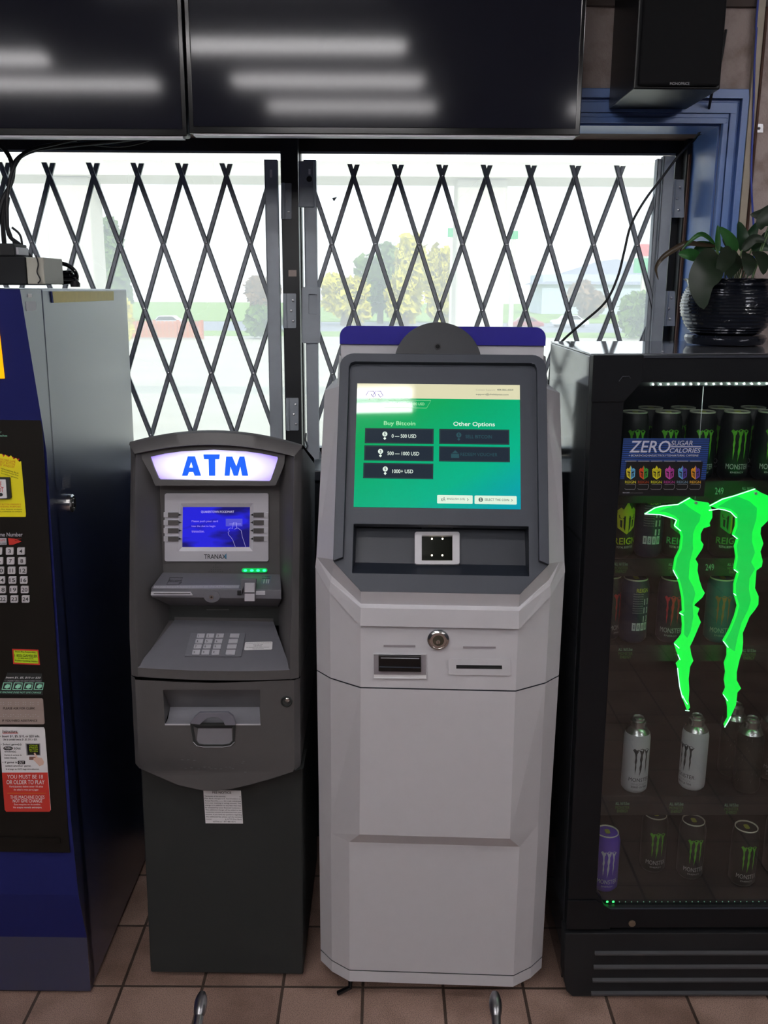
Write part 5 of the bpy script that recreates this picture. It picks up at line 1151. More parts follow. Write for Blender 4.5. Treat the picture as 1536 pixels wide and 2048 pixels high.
MB().extr([(x, 0.010, z) for x, z in inner], (0, 0.005, 0), cglass).obj('door_glass', co)
lk = D2.P(577, 515); MB().lathe([(0.0085, -0.0005), (0.0085, -0.003), (0.006, -0.004), (0, -0.004)], lk, mat('brass_disc', '7c6c5c', 0.4, 0.5), 24, 'y').obj('door_lock', co)
for q_ in ([(436, 305), (462, 270), (510, 268), (520, 284)],): MB().tube([D.P(u, v, 0.0045) for u, v in q_], 0.0009, slated).obj('cap_highlight', co)  # lighter tube drawn in place of the highlight on the corner cap
# kick plate with louvres
zb1_ = fr.at(1300, 1997, y=-0.004)[2]; K = cp(-0.004, C3)
o0 = [K.P(u, v) for u, v in ((120, 560), (1700, 620))]
xk = xl_ - 0.006
zk1 = zdb - 0.012
kick = [(xk, zk1), (xk + 0.002, 0.06), (xk + 0.010, 0.022), (xk + 0.025, 0.008), (xr_, 0.008), (xr_, zk1)]
MB().extr([(x, -0.004, z) for x, z in kick], (0, 0.05, 0), blackm).box(xl_, xr_, 0.046, 0.54, 0.02, 0.0995, coolm).obj('kick_plate', co, bevel=0.002)
for i, v_ in enumerate((718, 815, 908, 1000)):
    zz = K.P(500, v_ + 4)[2]; x0_ = K.P(315 - i * 9, v_)[0]
    MB().extr([(x0_, -0.012, zz - 0.0022), (x0_, -0.012, zz + 0.0022), (x0_, -0.0045, zz + 0.005), (x0_, -0.0045, zz - 0.003)], (xr_ - 0.01 - x0_, 0, 0), mat('louvre_grey_%s' % 'abcd'[i], '46464a', 0.5)).obj('louvre', co)
for x in (xl_ + 0.05, xr_ - 0.05):
    for y in (0.08, 0.48): MB().lathe([(0.02, 0), (0.02, 0.02)], (x, y, 0.0), blackm, 16).obj('foot', co)
MB().tube([W0.at(1117, 1880, y=2.1) - fr.o, W0.at(1122, 1905, y=2.08) - fr.o, W0.at(1132, 1955, y=2.06) - fr.o], 0.0035, blackm).obj('drain_lip', co)
# top led strip; glowing sill dots stand in for its reflection
ledw = mat('cool_led', 'f0fff0', 0.4, emit='e8ffe8', es=1400.0); reflg = mat('green_reflection_dot', '30ff60', 0.4, emit='30ff60', es=5.0); refld = mat('dim_reflection_dot', '90c8b0', 0.4, emit='80c0a0', es=0.5)
Li = cp(0.03, C1)
MB().box(gx0 + 0.01, grx - 0.01, 0.028, 0.038, gz1 - 0.0105, gz1 + 0.012, liner).obj('light_strip', co)
k = 0
while True:
    c = Li.P(685 + 56 * k, 326 - 0.35 * k)
    if c[0] > grx - 0.02: break
    MB().lathe([(0.0012, -0.0025), (0.0008, -0.004), (0, -0.0042)], (c[0], 0.03, c[2]), ledw, 8, 'y').obj('led_light', co); k += 1
MB().box(gx0 + 0.01, grx - 0.01, 0.0165, 0.03, gz0 + 0.0005, gz0 + 0.010, liner).obj('sill_strip', co)
Lb = cp(0.0163, C3)
for k in range(27):
    c = Lb.P(402 + 42.6 * k, 391 + 0.8 * k)
    if c[0] > grx - 0.02: break
    MB().lathe([(0.0014 if k > 1 else 0.003, 0.0), (0.001, -0.001), (0, -0.0012)], (c[0], 0.0163, max(c[2], gz0 + 0.004)), reflg if k < 2 else refld, 8, 'y').obj('led_reflection_dot', co)
# shelves
mint_l = mat('rail_print', '88b89c', 0.5); green_l = mat('rail_green_print', '50803c', 0.5)
YR = 0.085
def shelf(v0, v1, items):
    p = cp(YR - 0.001); za_ = fr.at(1400, v0, y=YR)[2]; zb_2 = fr.at(1400, v1, y=YR)[2]
    MB().box(xl_ + wallT + 0.002, xr_ - wallT - 0.002, YR + 0.004, 0.49, za_ - 0.012, za_ - 0.006, liner).obj('shelf', co)
    m_ = MB().box(xl_ + wallT + 0.002, xr_ - wallT - 0.002, YR, YR + 0.0035, zb_2, za_, mat('price_rail_black', '14171a', 0.3))
    for s_, bx, M in items: m_.text(s_, p.B(bx, 0.0005), M, 0.012)
    m_.obj('price_rail', co)
    return za_ - 0.006
def tagset(x, v, M2=green_l): return [('ALL 16/15.5oz', (x, v, x + 28, v + 6), mint_l), ('MONSTER', (x, v + 8, x + 28, v + 14), M2), ('ENERGY', (x + 3, v + 15, x + 25, v + 21), M2)]
z1_ = shelf(962, 1006, [('249', (1430, 975, 1447, 989), mint_l)] + tagset(1484, 974))
z2_ = shelf(1117, 1152, [('249', (1411, 1128, 1428, 1141), mint_l)] + tagset(1228, 1125) + tagset(1337, 1126) + tagset(1455, 1126))
z3_ = shelf(1290, 1322, tagset(1237, 1296) + tagset(1350, 1298) + tagset(1484, 1298))
z4_ = shelf(1592, 1630, tagset(1231, 1604) + tagset(1339, 1605) + tagset(1449, 1607))

# claw mark outlines traced in the 416-unit zoomed picture frames
cl1 = [(625, 1285), (700, 1240), (760, 1225), (870, 1215), (960, 1165), (1000, 1190), (1100, 1205), (1125, 1260), (1125, 1310), (1105, 1350), (1110, 1375), (1060, 1390), (1040, 1430), (1040, 1480), (1060, 1510), (1050, 1543), (1020, 1588), (1000, 1618), (1020, 1653), (1015, 1703), (1030, 1773), (1050, 1833), (1070, 1868), (1050, 1903), (1000, 1948), (990, 1963), (1030, 1983), (1015, 2023), (1040, 2083), (1010, 2153), (980, 2223), (960, 2263), (970, 2323), (985, 2368), (960, 2413), (950, 2503), (955, 2583), (950, 2663), (960, 2713), (942, 2738)]
cl1L = [(910, 2653), (890, 2583), (880, 2503), (870, 2423), (860, 2393), (885, 2363), (870, 2323), (845, 2243), (880, 2203), (900, 2173), (905, 2103), (900, 2043), (885, 2018), (905, 2003), (900, 1903), (880, 1803), (860, 1743), (835, 1698), (850, 1613), (870, 1573), (885, 1543), (895, 1453), (885, 1413), (850, 1388), (845, 1370), (860, 1330), (830, 1315), (740, 1290)]
cl2 = [(1105, 1225), (1200, 1175), (1290, 1150), (1380, 1120), (1440, 1100), (1490, 1130), (1560, 1160), (1610, 1200), (1600, 1280), (1540, 1330), (1485, 1385), (1480, 1430), (1502, 1503), (1480, 1563), (1497, 1633), (1490, 1673), (1450, 1703), (1445, 1773), (1440, 1833), (1467, 1893), (1465, 1953), (1440, 1993), (1400, 2043), (1380, 2093), (1350, 2163), (1352, 2233), (1345, 2303), (1325, 2363), (1305, 2453), (1305, 2513), (1337, 2573), (1310, 2603), (1300, 2693), (1260, 2783), (1220, 2863)]
cl2L = [(1213, 2843), (1240, 2793), (1240, 2713), (1230, 2663), (1205, 2618), (1225, 2573), (1215, 2513), (1225, 2453), (1215, 2388), (1235, 2333), (1235, 2273), (1205, 2223), (1250, 2143), (1290, 2043), (1310, 1963), (1285, 1873), (1285, 1803), (1312, 1713), (1285, 1693), (1300, 1603), (1290, 1523), (1308, 1465), (1275, 1440), (1300, 1370), (1298, 1310), (1260, 1270), (1215, 1255), (1170, 1248)]
neonm = mat('claw_sign_green', '20ff60', 0.3, emit=(0.0, 1.0, 0.055), es=1.0, var=0.02); neond = mat('claw_sign_deep_green', '10c050', 0.3, emit=(0.0, 0.66, 0.075), es=1.0); neonw = mat('claw_sign_edge', 'd0ffe0', 0.3, emit=(0.55, 1.0, 0.75), es=2.2)
ng = cp(0.024, C1)
sg_ = thing('claw_logo_sign', 'glowing green edge-lit claw mark sign hung inside the cooler door glass', 'sign', fr)
def claw(right, left, edges, inner_pts):
    pts = ng.Q(right + left)
    o_ = MB().extr(pts, (0, 0.006, 0), neonm).obj('claw_stripe', sg_)
    m_ = MB().extr(ng.Q(inner_pts, 0.0012), (0, 0.001, 0), neond); m_.obj('inner_layer', o_)
    for e_ in edges: MB().tube(ng.Q(e_, 0.001), 0.0011, neonw, 6).obj('bright_edge', o_)
inset = lambda L, d: [(x + d, y) for x, y in L]
claw(cl1, cl1L, [cl1[0:5], [cl1[0]] + cl1L[::-1][0:4], [(845, 1370), (870, 1392), (892, 1410)], [(835, 1698), (850, 1730), (870, 1762)], [(882, 2016), (910, 2032)], [(845, 2243), (880, 2276)], [(870, 2323), (886, 2362)], [(905, 2625), (925, 2665), (942, 2690)], [(925, 2735), (955, 2738)], [(905, 2645), (884, 2560), (874, 2480), (868, 2423)]],
     [(905, 1195), (960, 1240), (1040, 1290), (1030, 1340), (1000, 1380), (984, 1430), (980, 1500), (985, 1540), (958, 1640), (950, 1760), (985, 1823), (1000, 1873), (980, 1950), (985, 2043), (965, 2150), (940, 2200)] + inset([q for q in cl1L if 1400 < q[1] < 2200], 14) + [(875, 1390), (880, 1330), (850, 1300), (780, 1270), (720, 1268)])
claw(cl2, cl2L, [cl2[0:5], [(1100, 1258)] + cl2L[::-1][0:4] + [(1305, 1312)], [(1275, 1440), (1310, 1468)], [(1285, 1695), (1313, 1716)], [(1282, 1872), (1300, 1886)], [(1205, 2223), (1242, 2270)], [(1205, 2618), (1238, 2665)], [(1215, 2860), (1240, 2820), (1262, 2780)]],
     [(1300, 1150), (1400, 1190), (1455, 1240), (1450, 1320), (1420, 1420), (1418, 1490), (1440, 1570), (1412, 1640), (1440, 1690), (1400, 1760), (1395, 1840), (1410, 1920), (1390, 1990), (1340, 2090), (1310, 2200), (1290, 2300)] + inset([q for q in cl2L if 1400 < q[1] < 2300], 14) + [(1310, 1380), (1310, 1290), (1260, 1250), (1200, 1235), (1160, 1232)])
cl3 = [(x + 950, y - 30) for x, y in cl1]; cl3L = [(x + 950, y - 30) for x, y in cl1L]
MB().extr(ng.Q(cl3[4:] + cl3L[:-2]), (0, 0.006, 0), neonm).obj('claw_stripe', sg_)
for u, v in ((1000, 1200), (1440, 1130)):
    c = ng.P(u, v); MB().tube([c + np.array([0, -0.009 + 0.002, 0]), c + np.array([0, 0.0, 0])], 0.003, silver, 8).obj('standoff', sg_)
wire_ = MB().tube([ng.P(1000, 1180) + np.array([0, 0.003, 0]), (ng.P(1000, 1180)[0], 0.027, gz1 - 0.012)], 0.0006, silver, 6).obj('hanging_wire', sg_)

# poster on the glass
pp_ = cp(0.0095, (1220, 820, 4.861))
pq = [(130, 276), (968, 276), (912, 840), (80, 832)]
pst = thing('promotional_poster', 'blue and black ZERO SUGAR poster stuck on the cooler door glass', 'poster', fr)
pb_ = mat('poster_blue', '24468c', 0.4, var=0.05); pbd = mat('poster_dark_blue', '142040', 0.4); pk_ = mat('poster_black', '121214', 0.4); pw_ = mat('poster_white', 'c4c4d4', 0.4)
q = bil(pp_.Q(pq, 0.001)); fq = lambda x, y, o_=0.0: q(x, y) + np.array([0, -o_, 0])
m_ = MB().extr(pp_.Q(pq, 0.001), (0, 0.0008, 0), pk_)
m_.poly([fq(0, 1, .0002), fq(1, 1, .0002), fq(1, .3, .0002), fq(0, .3, .0002)], pb_)
for i in range(20): y_ = 0.98 - i * 0.036; m_.poly([fq(0, y_, .0004), fq(1, y_, .0004), fq(1, y_ - .014, .0004), fq(0, y_ - .014, .0004)], pbd)
m_.poly([fq(.06, .6, .0005), fq(.95, .6, .0005), fq(.94, .25, .0005), fq(.05, .25, .0005)], pk_)
pt2 = lambda s_, x0_, y1_, x1_, y0_, M=pw_, bold=0.02, sh=0.25: m_.text(s_, pp_.B((x0_, y1_, x1_, y0_), 0.0018), M, bold, sh)
pt2('ZERO', 186, 298, 588, 414, bold=0.025); pt2('SUGAR', 592, 298, 804, 346); m_.poly(pp_.B((592, 352, 886, 362), 0.0018), pw_); pt2('CALORIES', 580, 370, 882, 416); pt2('+ BCAA\'S•CoQ10•ELECTROLYTES•NATURAL CAFFEINE', 182, 432, 862, 456)
pt2('FIND A FLAVOR', 124, 798, 190, 810, sh=0); pt2('© 2021 ALL RIGHTS RESERVED', 196, 804, 320, 809, greyl, 0, 0)
crown = [(0, .72), (.18, .82), (.3, .76), (.5, 1), (.7, .76), (.82, .82), (1, .72), (.94, .2), (.5, 0), (.06, .2)]
cols = [('e0d030', '60b0e0', 'c8c030'), ('d84820', '40a040', 'a04018'), ('d8d020', 'c8c020', 'c8c828'), ('c84ca8', 'b03c98', 'b04090'), ('60a8d8', '5c40a0', '708ca0'), ('e8a020', '6040a0', 'c89828')]
pm_ = {}
def cmat(c):
    if c not in pm_: pm_[c] = mat('print_' + c, c, 0.4, var=0.02)
    return pm_[c]
def crest(m_, fn, c1, c2):
    L = [p_ for p_ in crown if p_[0] <= .5]; R2 = [p_ for p_ in crown if p_[0] >= .5]
    for sg2, c_ in ((-1, c1), (1, c2)):
        h2 = lambda x, y: fn(.5 + sg2 * x, y)
        for qd in ([(0, 1), (.2, .76), (.2, .5), (0, .5)], [(.2, .76), (.32, .82), (.36, .5), (.2, .5)], [(.32, .82), (.5, .72), (.48, .5), (.36, .5)], [(0, .5), (.24, .5), (.22, .1), (0, 0)], [(.24, .5), (.48, .5), (.44, .2), (.22, .1)]): m_.poly([h2(*p_) for p_ in qd], cmat(c_))
    for sgn in (-1, 1):
        g = lambda x, y: fn(.5 + sgn * x, y, .0003)
        m_.poly([g(.09, .56), g(.4, .6), g(.38, .5), g(.16, .47)], pk_); m_.poly([g(.09, .56), g(.18, .5), g(.17, .2), g(.09, .1)], pk_); m_.poly([g(.24, .43), g(.34, .45), g(.32, .24), g(.24, .2)], pk_)
    m_.poly([fn(.02, .68, .0003), fn(.98, .68, .0003), fn(.98, .66, .0003), fn(.02, .66, .0003)], pk_)
for i, (c1, c2, c3) in enumerate(cols):
    x0_ = 150 + i * 126
    m_.poly(pp_.B((x0_ - 2, 494, x0_ + 106, 500), .002), greyl)
    bq = bil(pp_.B((x0_ + 8, 540, x0_ + 96, 676), 0.0019)); crest(m_, (lambda bq: lambda a_, b2, o_=0: bq(a_, b2) + np.array([0, -o_, 0]))(bq), c1, c2)
    m_.text('REIGN', pp_.B((x0_ - 4, 688, x0_ + 102, 714), 0.0018), cmat(c3), 0.015); m_.poly(pp_.B((x0_ + 2, 722, x0_ + 96, 725), .0018), greyl)
    m_.tube(pp_.Q([(x0_ + 100, 724), (x0_ + 97, 756), (x0_ + 88, 772), (x0_ + 4, 772), (x0_ - 8, 764)], .0018), .0003, greyl, 4)
m_.obj('printed_sheet', pst)

# cans
claws = [[(0, .92), (.1, .98), (.22, .93), (.33, .97), (.3, .84), (.25, .8), (.24, .66), (.27, .55), (.23, .42), (.25, .3), (.2, .02), (.17, .25), (.18, .4), (.14, .5), (.17, .64), (.14, .78), (.08, .86)],
         [(.33, .93), (.5, 1), (.66, .96), (.62, .84), (.56, .76), (.58, .6), (.54, .48), (.56, .32), (.5, .12), (.44, -.05), (.45, .15), (.42, .3), (.46, .44), (.42, .6), (.46, .76), (.4, .88)],
         [(.66, .95), (.82, .98), (1, .92), (.92, .86), (.86, .78), (.87, .64), (.84, .5), (.86, .36), (.82, .2), (.8, .03), (.77, .25), (.78, .4), (.75, .52), (.78, .66), (.74, .8), (.7, .88)]]
alu = mat('can_aluminium', 'c8c8c8', 0.25, 0.9); lidm = mat('can_lid', 'e4e8d0', 0.35, 0.1)
RC, HC = 0.033, 0.157
def canmap(r_, ang, z0, z1, wid):      # maps a in 0..1 across and b in 0..1 up on to the can wall
    return lambda a_, b2, o_=0.0: np.array([(r_ + 0.0004 + o_) * math.sin(ang + (a_ - .5) * wid), -(r_ + 0.0004 + o_) * math.cos(ang + (a_ - .5) * wid), z0 + (z1 - z0) * b2])
def can(name, label, kind, loc, ang=0.0, parts=True):
    cm, lm, tx, txm = {'black': ('101214', '60b82c', 'MONSTER', 'c0c0c0'), 'red': ('241c30', 'c02838', 'MONSTER', 'a8a8b0'), 'teal': ('14606c', 'a8603c', 'MONSTER', 'a0b0b0'), 'purple': ('6a48c8', 'd0d0e0', 'MONSTER', 'd0d0e0'),
                       'yellow': ('1a1a18', 'e0d820', 'REIGN', 'c8d820'), 'green': ('1c2420', '38a860', 'REIGN', '48b868'), 'mixed': ('1a1c1c', '30a050', 'REIGN', '609850'), 'facts': ('1c2444', 'c0c0c8', '', 'c0c0c8')}[kind]
    r = thing(name, label, 'can', None); r.parent = None
    b = MB().lathe([(0.024, 0.0), (0.027, 0.003), (RC, 0.011), (RC, HC - 0.022), (0.0295, HC - 0.008), (0.0275, HC - 0.003)], (0, 0, 0), cmat(cm), 32)
    if kind in ('yellow', 'green', 'mixed'):
        c2 = {'yellow': 'e0d820', 'green': '38a860', 'mixed': 'b8b030'}[kind]; crest(b, canmap(RC, ang, 0.058, 0.135, 1.5), lm, c2)
        b.text('REIGN', canmap(RC, ang, 0.034, 0.05, 1.75), cmat(txm), 0.02); b.text('TOTAL BODY FUEL', canmap(RC, ang, 0.025, 0.030, 1.3), whitel)
    elif kind == 'facts':
        mf = canmap(RC, ang, 0.03, 0.135, 1.3); b.text('REIGN', canmap(RC, ang, 0.128, 0.138, 0.9), cmat('c8c828'), 0.02)
        for i in range(9): b.text('Amount per serving', lambda a_, b2, i=i: mf(a_ * .55, .88 - i * .055 + b2 * .03), cmat(txm))
        for i in range(3): b.add([mf(x, y) for x, y in [(.62, .78 - i * .2), (.92, .78 - i * .2), (.92, .64 - i * .2), (.62, .64 - i * .2)]], [(0, 1, 2, 3)], cmat(txm)); b.text('0', (lambda i: lambda a_, b2: mf(.7 + a_ * .14, .66 - i * .2 + b2 * .1, .0003))(i), cmat(cm))
        for i in range(4): b.add([mf(x, y) for x, y in [(.02 + i * .24, .22), (.22 + i * .24, .22), (.22 + i * .24, .04), (.02 + i * .24, .04)]], [(0, 1, 2, 3)], cmat(txm)); b.text('8', (lambda i: lambda a_, b2: mf(.08 + i * .24 + a_ * .08, .08 + b2 * .1, .0003))(i), cmat(cm))
    else:
        mf = canmap(RC, ang, 0.048, 0.120, 1.25)
        for c_ in claws: b.tess([mf(x, y) for x, y in c_], [], cmat(lm))
        b.text('MONSTER', canmap(RC, ang, 0.028, 0.040, 1.6), cmat(txm), 0.01); b.text('ENERGY', canmap(RC, ang, 0.019, 0.023, 0.9), cmat(txm))
    b.obj('can_body', r, smooth=True)
    MB().lathe([(0.0275, HC - 0.0045), (0.0285, HC - 0.001), (0.0275, HC), (0.0255, HC - 0.003), (0.0, HC - 0.0035)], (0, 0, 0), lidm, 28).obj('lid', r, smooth=True)
    MB().extr(rrect([(-0.006, 0.009, HC - 0.002), (0.006, 0.009, HC - 0.002), (0.006, -0.01, HC - 0.002), (-0.006, -0.01, HC - 0.002)], 0.4, 0.5), (0, 0, 0.001), cmat('b0c040')).obj('pull_tab', r)
    r.location = loc; return r
def wp(u, v, yl, z):    # world place on a shelf: x read at u, depth yl behind the door, height z
    q = fr.at(u, v, y=yl); return tuple(fr.o + fr.R @ np.array([q[0], yl, z + 0.0008]))
YC = 0.135
G1 = 'energy drink cans in the cooler'
proto = None
for i, (u, lb) in enumerate(((1268, 'black energy drink can above the left end of the poster'), (1334, 'black can on the top shelf second from the door post'), (1403, 'black can on the top shelf above the right end of the poster'), (1472, 'black can on the top shelf just right of the poster'), (1540, 'black green-clawed can at the right edge of the top shelf'))):
    if proto is None: proto = can('drink_can', lb, 'black', wp(u, 840, YC, z1_)); proto['group'] = G1
    else: dup(proto, wp(u, 840, YC, z1_), lb)
for i, u in enumerate((1300, 1365, 1440, 1505)): dup(proto, wp(u, 822, YC + 0.075, z1_), 'black can in the second row of the top shelf, %s' % ('furthest left', 'behind the middle of the poster', 'behind the gap beside the poster', 'furthest right')[i])
for u, k_, an, lb in ((1240, 'yellow', 0.25, 'black can with a bright yellow crown helmet, second shelf by the door post'), (1298, 'facts', 0.0, 'dark blue can turned to its nutrition facts, second shelf under the poster'), (1352, 'green', 0.0, 'can with a green crown helmet behind the left green claw'), (1449, 'mixed', 0.05, 'can with a green and gold crown helmet between the two green claws')):
    o_ = can('drink_can', lb, k_, wp(u, 1040, YC, z2_), an); o_['group'] = G1
for u, k_, an, lb in ((1268, 'facts', 0.3, 'dark blue can showing its nutrition facts, third shelf at the left'), (1343, 'red', -0.2, 'dark can with a red claw mark on the third shelf'), (1440, 'teal', -0.1, 'teal can with an orange claw mark, third shelf between the claws')):
    o_ = can('drink_can', lb, k_, wp(u, 1200, YC, z3_), an); o_['group'] = G1
o_ = can('drink_can', 'dark can at the far left of the third shelf, half hidden by the door post', 'red', wp(1215, 1200, YC + 0.02, z3_), 0.8); o_['group'] = G1
# resealable bottles on the fourth shelf
def bottle(label, kind, loc, ang=0.0):
    cm, lm = {'white': ('c8c8cc', '2c2c30'), 'dark': ('1c201c', '7c7c80')}[kind]
    r = thing('aluminium_bottle', label, 'bottle', None); H = 0.165
    b = MB().lathe([(0.026, 0), (0.031, 0.006), (0.032, 0.014), (0.032, H - 0.025), (0.0295, H - 0.012)], (0, 0, 0), cmat(cm), 32)
    mf = canmap(0.032, ang, 0.05, 0.122, 1.35)
    for c_ in claws: b.tess([mf(x, y) for x, y in c_], [], cmat(lm))
    b.text('MONSTER', canmap(0.032, ang, 0.033, 0.043, 1.7), cmat(lm), 0.01).text('ENERGY', canmap(0.032, ang, 0.024, 0.029, 1.2), greyl).text('ZERO ULTRA' if kind == 'white' else '24 FL OZ', canmap(0.032, ang, 0.016, 0.021, 1.3), cmat(lm), 0.01)
    rnd = random.Random(4)
    for _ in range(40):
        a_, h_ = rnd.uniform(-1.5, 1.5), rnd.uniform(0.02, 0.145); s_ = rnd.uniform(.003, .009)
        f_ = lambda t_, w_: ((0.0322) * math.sin(a_ + t_), -(0.0322) * math.cos(a_ + t_), h_ + w_)
        b.poly([f_(0, 0), f_(.02, s_ * .3), f_(.05, s_), f_(.02, s_ * .6)], greyl)
    b.obj('bottle_body', r, smooth=True)
    MB().lathe([(0.0295, H - 0.012), (0.026, H - 0.006), (0.0215, H), (0.0185, H + 0.002), (0.0185, H + 0.012), (0.0195, H + 0.014), (0.0195, H + 0.018), (0.015, H + 0.0195)], (0, 0, 0), alu, 28).obj('neck', r, smooth=True)
    MB().lathe([(0.0145, H + 0.0195), (0.0145, H + 0.025), (0.012, H + 0.027), (0.011, H + 0.0245), (0.0, H + 0.0245)], (0, 0, 0), alu, 24).obj('cap', r, smooth=True)
    r.location = loc; r['group'] = 'resealable bottles on the fourth shelf'; return r
bottle('white aluminium bottle with a dark claw mark, alone at the left of the fourth shelf', 'white', wp(1268, 1560, YC, z4_), 0.15)
bottle('pale bottle with its claw mark turned aside, below the left green claw', 'white', wp(1383, 1560, YC + 0.01, z4_), -1.0)
bd = bottle('dark bottle in front of the row, below the right green claw', 'dark', wp(1492, 1560, YC - 0.005, z4_), 1.6)
dup(bd, wp(1460, 1540, YC + 0.075, z4_), 'dark bottle standing behind the front one below the right green claw', 0.6)
dup(bd, wp(1536, 1560, YC + 0.06, z4_), 'dark bottle cut by the right edge of the fourth shelf', -1.6)
# cans at the bottom
o_ = can('drink_can', 'purple can at the bottom left corner of the cooler', 'purple', wp(1208, 1760, YC - 0.02, zfl)); o_['group'] = G1
ob_ = can('drink_can', 'black can on the cooler floor behind the purple one', 'black', wp(1300, 1780, YC + 0.06, zfl)); ob_['group'] = G1
dup(ob_, wp(1375, 1780, YC + 0.03, zfl), 'black can on the cooler floor in the middle')
dup(ob_, wp(1480, 1780, YC, zfl), 'black can with the brightest green claw on the cooler floor, right')
dup(ob_, wp(1545, 1780, YC + 0.05, zfl), 'black can at the right edge of the cooler floor')

# ---------------------------------------------------------------- potted plant on the cooler
ztf = ztc_
pc_ = fr.at(1452, 640, y=0.35); PX = fr.o + fr.R @ np.array([pc_[0], 0.35, ztf]); fp_ = Fr((PX[0], PX[1], PX[2] + 0.001))
pl = thing('potted_plant', 'leafy green plant in a ribbed dark glazed pot standing on the drinks cooler', 'plant', fp_)
potm, n, l = node_mat('glazed_pot'); b = n['Principled BSDF']; b.inputs['Base Color'].default_value = lin('12161f') + (1,); b.inputs['Roughness'].default_value = 0.12; b.inputs['Coat Weight'].default_value = 0.6
tc = n.new('ShaderNodeTexCoord'); nz = n.new('ShaderNodeTexNoise'); nz.inputs['Scale'].default_value = 60; l.new(tc.outputs['Object'], nz.inputs[0]); bpn = n.new('ShaderNodeBump'); bpn.inputs['Strength'].default_value = 0.4; bpn.inputs['Distance'].default_value = 0.004; l.new(nz.outputs['Fac'], bpn.inputs['Height']); l.new(bpn.outputs[0], b.inputs['Normal'])
H_ = fp_.at(1452, 557, y=-0.09)[2]
base = [(0.060, 0.022), (0.078, 0.03), (0.095, 0.05), (0.107, 0.08), (0.110, 0.105), (0.106, 0.13), (0.098, 0.148), (0.094, 0.156), (0.100, 0.165), (0.109, 0.172)]
sc_ = H_ / 0.172; pr_ = []
for i in range(len(base) - 1):
    (r0, h0_), (r1, h1_) = base[i], base[i + 1]; k_ = 6 if 1 <= i <= 6 else 2
    for j in range(k_): t_ = j / k_; pr_.append((r0 + (r1 - r0) * t_ + (0.0022 if (j % 2 and k_ == 6) else 0), (h0_ + (h1_ - h0_) * t_) * sc_))
pr_ += [(0.109, H_), (0.104, H_ + 0.001), (0.098, H_ - 0.008), (0.094, H_ - 0.02)]
MB().lathe(pr_, (0, 0, 0), potm, 48).obj('pot', pl, smooth=True)
MB().lathe([(0.0, H_ - 0.02), (0.0945, H_ - 0.02)], (0, 0, 0), mat('soil', '2a2018', 0.95, var=0.4, bump=0.6), 32).obj('soil', pl)
MB().lathe([(0.07, 0), (0.088, 0.002), (0.094, 0.010), (0.096, 0.018), (0.092, 0.024), (0.086, 0.020), (0.0, 0.018)], (0, 0, 0), potm, 40).obj('saucer', pl, smooth=True)
def leafmat(nm, c, tr_=0.25):
    m, n, l = node_mat(nm); b = n['Principled BSDF']; b.inputs['Roughness'].default_value = 0.4
    tc = n.new('ShaderNodeTexCoord'); nz = n.new('ShaderNodeTexNoise'); nz.inputs['Scale'].default_value = 30; l.new(tc.outputs['Object'], nz.inputs[0]); mx = n.new('ShaderNodeMix'); mx.data_type = 'RGBA'; l.new(nz.outputs['Fac'], mx.inputs[0])
    c = lin(c); mx.inputs[6].default_value = tuple(x * .7 for x in c) + (1,); mx.inputs[7].default_value = tuple(x * 1.2 for x in c) + (1,); l.new(mx.outputs[2], b.inputs['Base Color'])
    t = n.new('ShaderNodeBsdfTranslucent'); l.new(mx.outputs[2], t.inputs[0]); ms = n.new('ShaderNodeMixShader'); ms.inputs[0].default_value = tr_; l.new(b.outputs[0], ms.inputs[1]); l.new(t.outputs[0], ms.inputs[2]); l.new(ms.outputs[0], n['Material Output'].inputs[0]); return m
lf = [leafmat('leaf_dark', '1e2e1e'), leafmat('leaf_green', '2c5f2c'), leafmat('leaf_mid', '24442a'), leafmat('leaf_brown', '3c3020')]
stem = mat('leaf_stem', '4c6838', 0.5)
def leaf(sp, hw, M, fold=0.3, tw=0.0, tip=0.95):
    # sp: spine in the zoomed picture (6.4x, from 1300, 400) with depth relative to the pot centre
    pts = smoothpath([fp_.at(1300 + x / 6.4, 400 + y / 6.4, y=d) for x, y, d in sp], 5); n_ = len(pts); rows = []
    hw = hw / 6.4 / FPX * 2.33
    for i, p in enumerate(pts):
        t_ = i / (n_ - 1); d_ = pts[min(i + 1, n_ - 1)] - pts[max(i - 1, 0)]; d_ /= np.linalg.norm(d_) + 1e-9
        s_ = np.cross(d_, np.array([tw, -1, 0.15])); s_ /= np.linalg.norm(s_) + 1e-9; nn = np.cross(s_, d_)
        w_ = hw * (math.sin(math.pi * min(1, t_ * 0.97 + 0.03) ** 0.8) ** 0.75)
        rows.append([p - s_ * w_ - nn * w_ * fold * (-1), p - s_ * w_ * .5 + nn * w_ * fold * .45, p, p + s_ * w_ * .5 + nn * w_ * fold * .45, p + s_ * w_ + nn * w_ * fold])
    MB().loft(rows, M).obj('leaf', pl, smooth=True)
    root = np.array([pts[0][0] * 0.5, pts[0][1] * 0.5, H_ - 0.02]); MB().tube(smoothpath([root, (root + pts[0]) / 2 + np.array([0, 0, 0.012]), pts[0]]), 0.0016, stem, 6).obj('stem', pl)
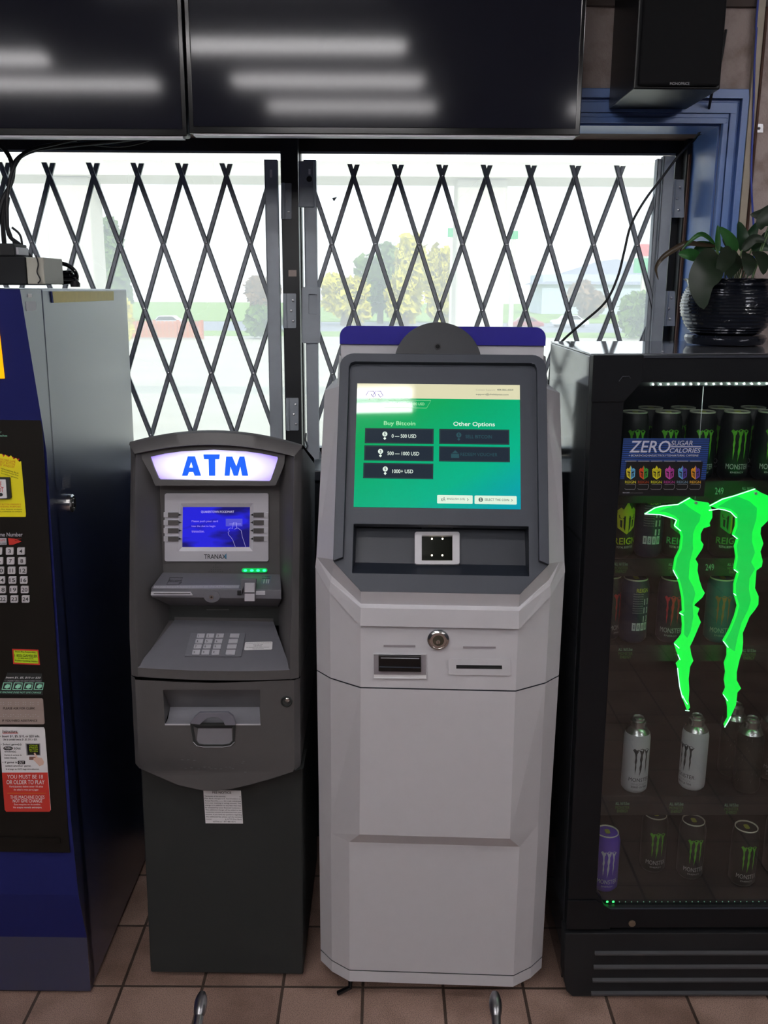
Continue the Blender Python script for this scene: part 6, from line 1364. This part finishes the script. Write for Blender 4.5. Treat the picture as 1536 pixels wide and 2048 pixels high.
for sp, hw, M, fo in (([(860, 690, -.03), (760, 850, -.1), (650, 1080, -.125), (690, 1400, -.13)], 195, lf[0], .12), ([(640, 740, -.02), (500, 700, -.05), (360, 690, -.06)], 75, lf[1], .3),
                   ([(830, 570, 0), (740, 480, -.02), (640, 440, -.04), (520, 520, -.05), (400, 640, -.06)], 30, lf[1], .3), ([(840, 590, 0), (640, 570, -.03), (460, 560, -.05), (250, 670, -.06), (140, 760, -.07), (75, 880, -.07), (110, 1030, -.07)], 34, lf[3], .3),
                   ([(870, 660, 0), (865, 500, 0), (868, 315, 0)], 36, lf[1], .3), ([(1080, 680, 0), (1020, 520, -.01), (880, 340, -.02)], 80, lf[1], .25), ([(1170, 660, 0), (1180, 480, .02), (1130, 270, .02)], 80, lf[2], .3),
                   ([(1210, 660, .02), (1290, 460, .03), (1385, 275, .03)], 70, lf[2], .3), ([(1640, 120, -.01), (1520, 200, -.02), (1420, 300, -.03), (1420, 385, -.04)], 95, lf[0], .2), ([(1620, 60, .02), (1450, 180, .02), (1280, 190, .02)], 70, lf[0], .2),
                   ([(1050, 640, -.02), (960, 760, -.07), (860, 960, -.10)], 110, lf[0], .2), ([(1130, 700, 0), (1040, 820, -.06), (1000, 1000, -.10)], 120, lf[0], .2), ([(1180, 640, 0), (1330, 500, 0), (1520, 540, -.01)], 60, lf[0], .25),
                   ([(1240, 680, -.01), (1260, 800, -.06), (1260, 980, -.08)], 100, lf[0], .2), ([(1350, 660, 0), (1430, 760, -.04), (1450, 960, -.07)], 90, lf[0], .2), ([(1300, 640, .03), (1420, 600, .02), (1560, 640, .02)], 60, lf[2], .3),
                   ([(800, 620, .02), (700, 600, .0), (600, 640, -.02), (560, 700, -.03)], 60, lf[2], .3), ([(950, 640, .03), (820, 600, .0), (700, 560, 0), (560, 540, 0)], 40, lf[2], .3), ([(1100, 640, .04), (1000, 560, .04), (930, 480, .04)], 60, lf[0], .3),
                   ([(1420, 640, .03), (1500, 480, .03), (1620, 420, .03)], 80, lf[0], .3)):
    leaf(sp, hw, M, fo)
MB().lathe([(0.0, 0.0), (0.003, 0.001), (0.0, 0.003)], tuple(fr.o + fr.R @ (fr.at(1325, 704, z=ztf + 0.0005) )), silver, 8).obj('crumb', label='tiny white crumb on the cooler top left of the plant', cat='crumb')

# ---------------------------------------------------------------- slanted chrome posts at the bottom edge
def post(u, u2, label):
    a_ = W0.at(u, 1990, y=1.72); b2 = W0.at(u2, 2075, y=1.638); d_ = b2 - a_; e_ = a_ + d_ * (a_[2] / max(1e-3, -d_[2])); f = Fr((e_[0], e_[1], 0)); r = thing('metal_post', label, 'post', f); a_ = a_ - f.o
    MB().tube([(0, 0, 0), a_ * 0.9, a_ * 0.925], [0.0095, 0.0095, 0.010], steel, 14).obj('shaft', r, smooth=True)
    pr2 = [a_ * (0.925 + 0.085 * i / 6) for i in range(7)]; MB().tube(pr2, [0.0095, 0.0125, 0.0135, 0.0138, 0.0130, 0.0110, 0.0065], steel, 16).obj('end_cap', r, smooth=True)
    MB().lathe([(0.014, 0), (0.014, 0.004), (0.009, 0.008)], (0, 0, 0), blackm, 16).obj('foot', r)
post(404, 392, 'slanted metal post tip at the bottom edge in front of the grey cash machine')
post(990, 994, 'slanted metal post with a round end at the bottom edge before the white kiosk')
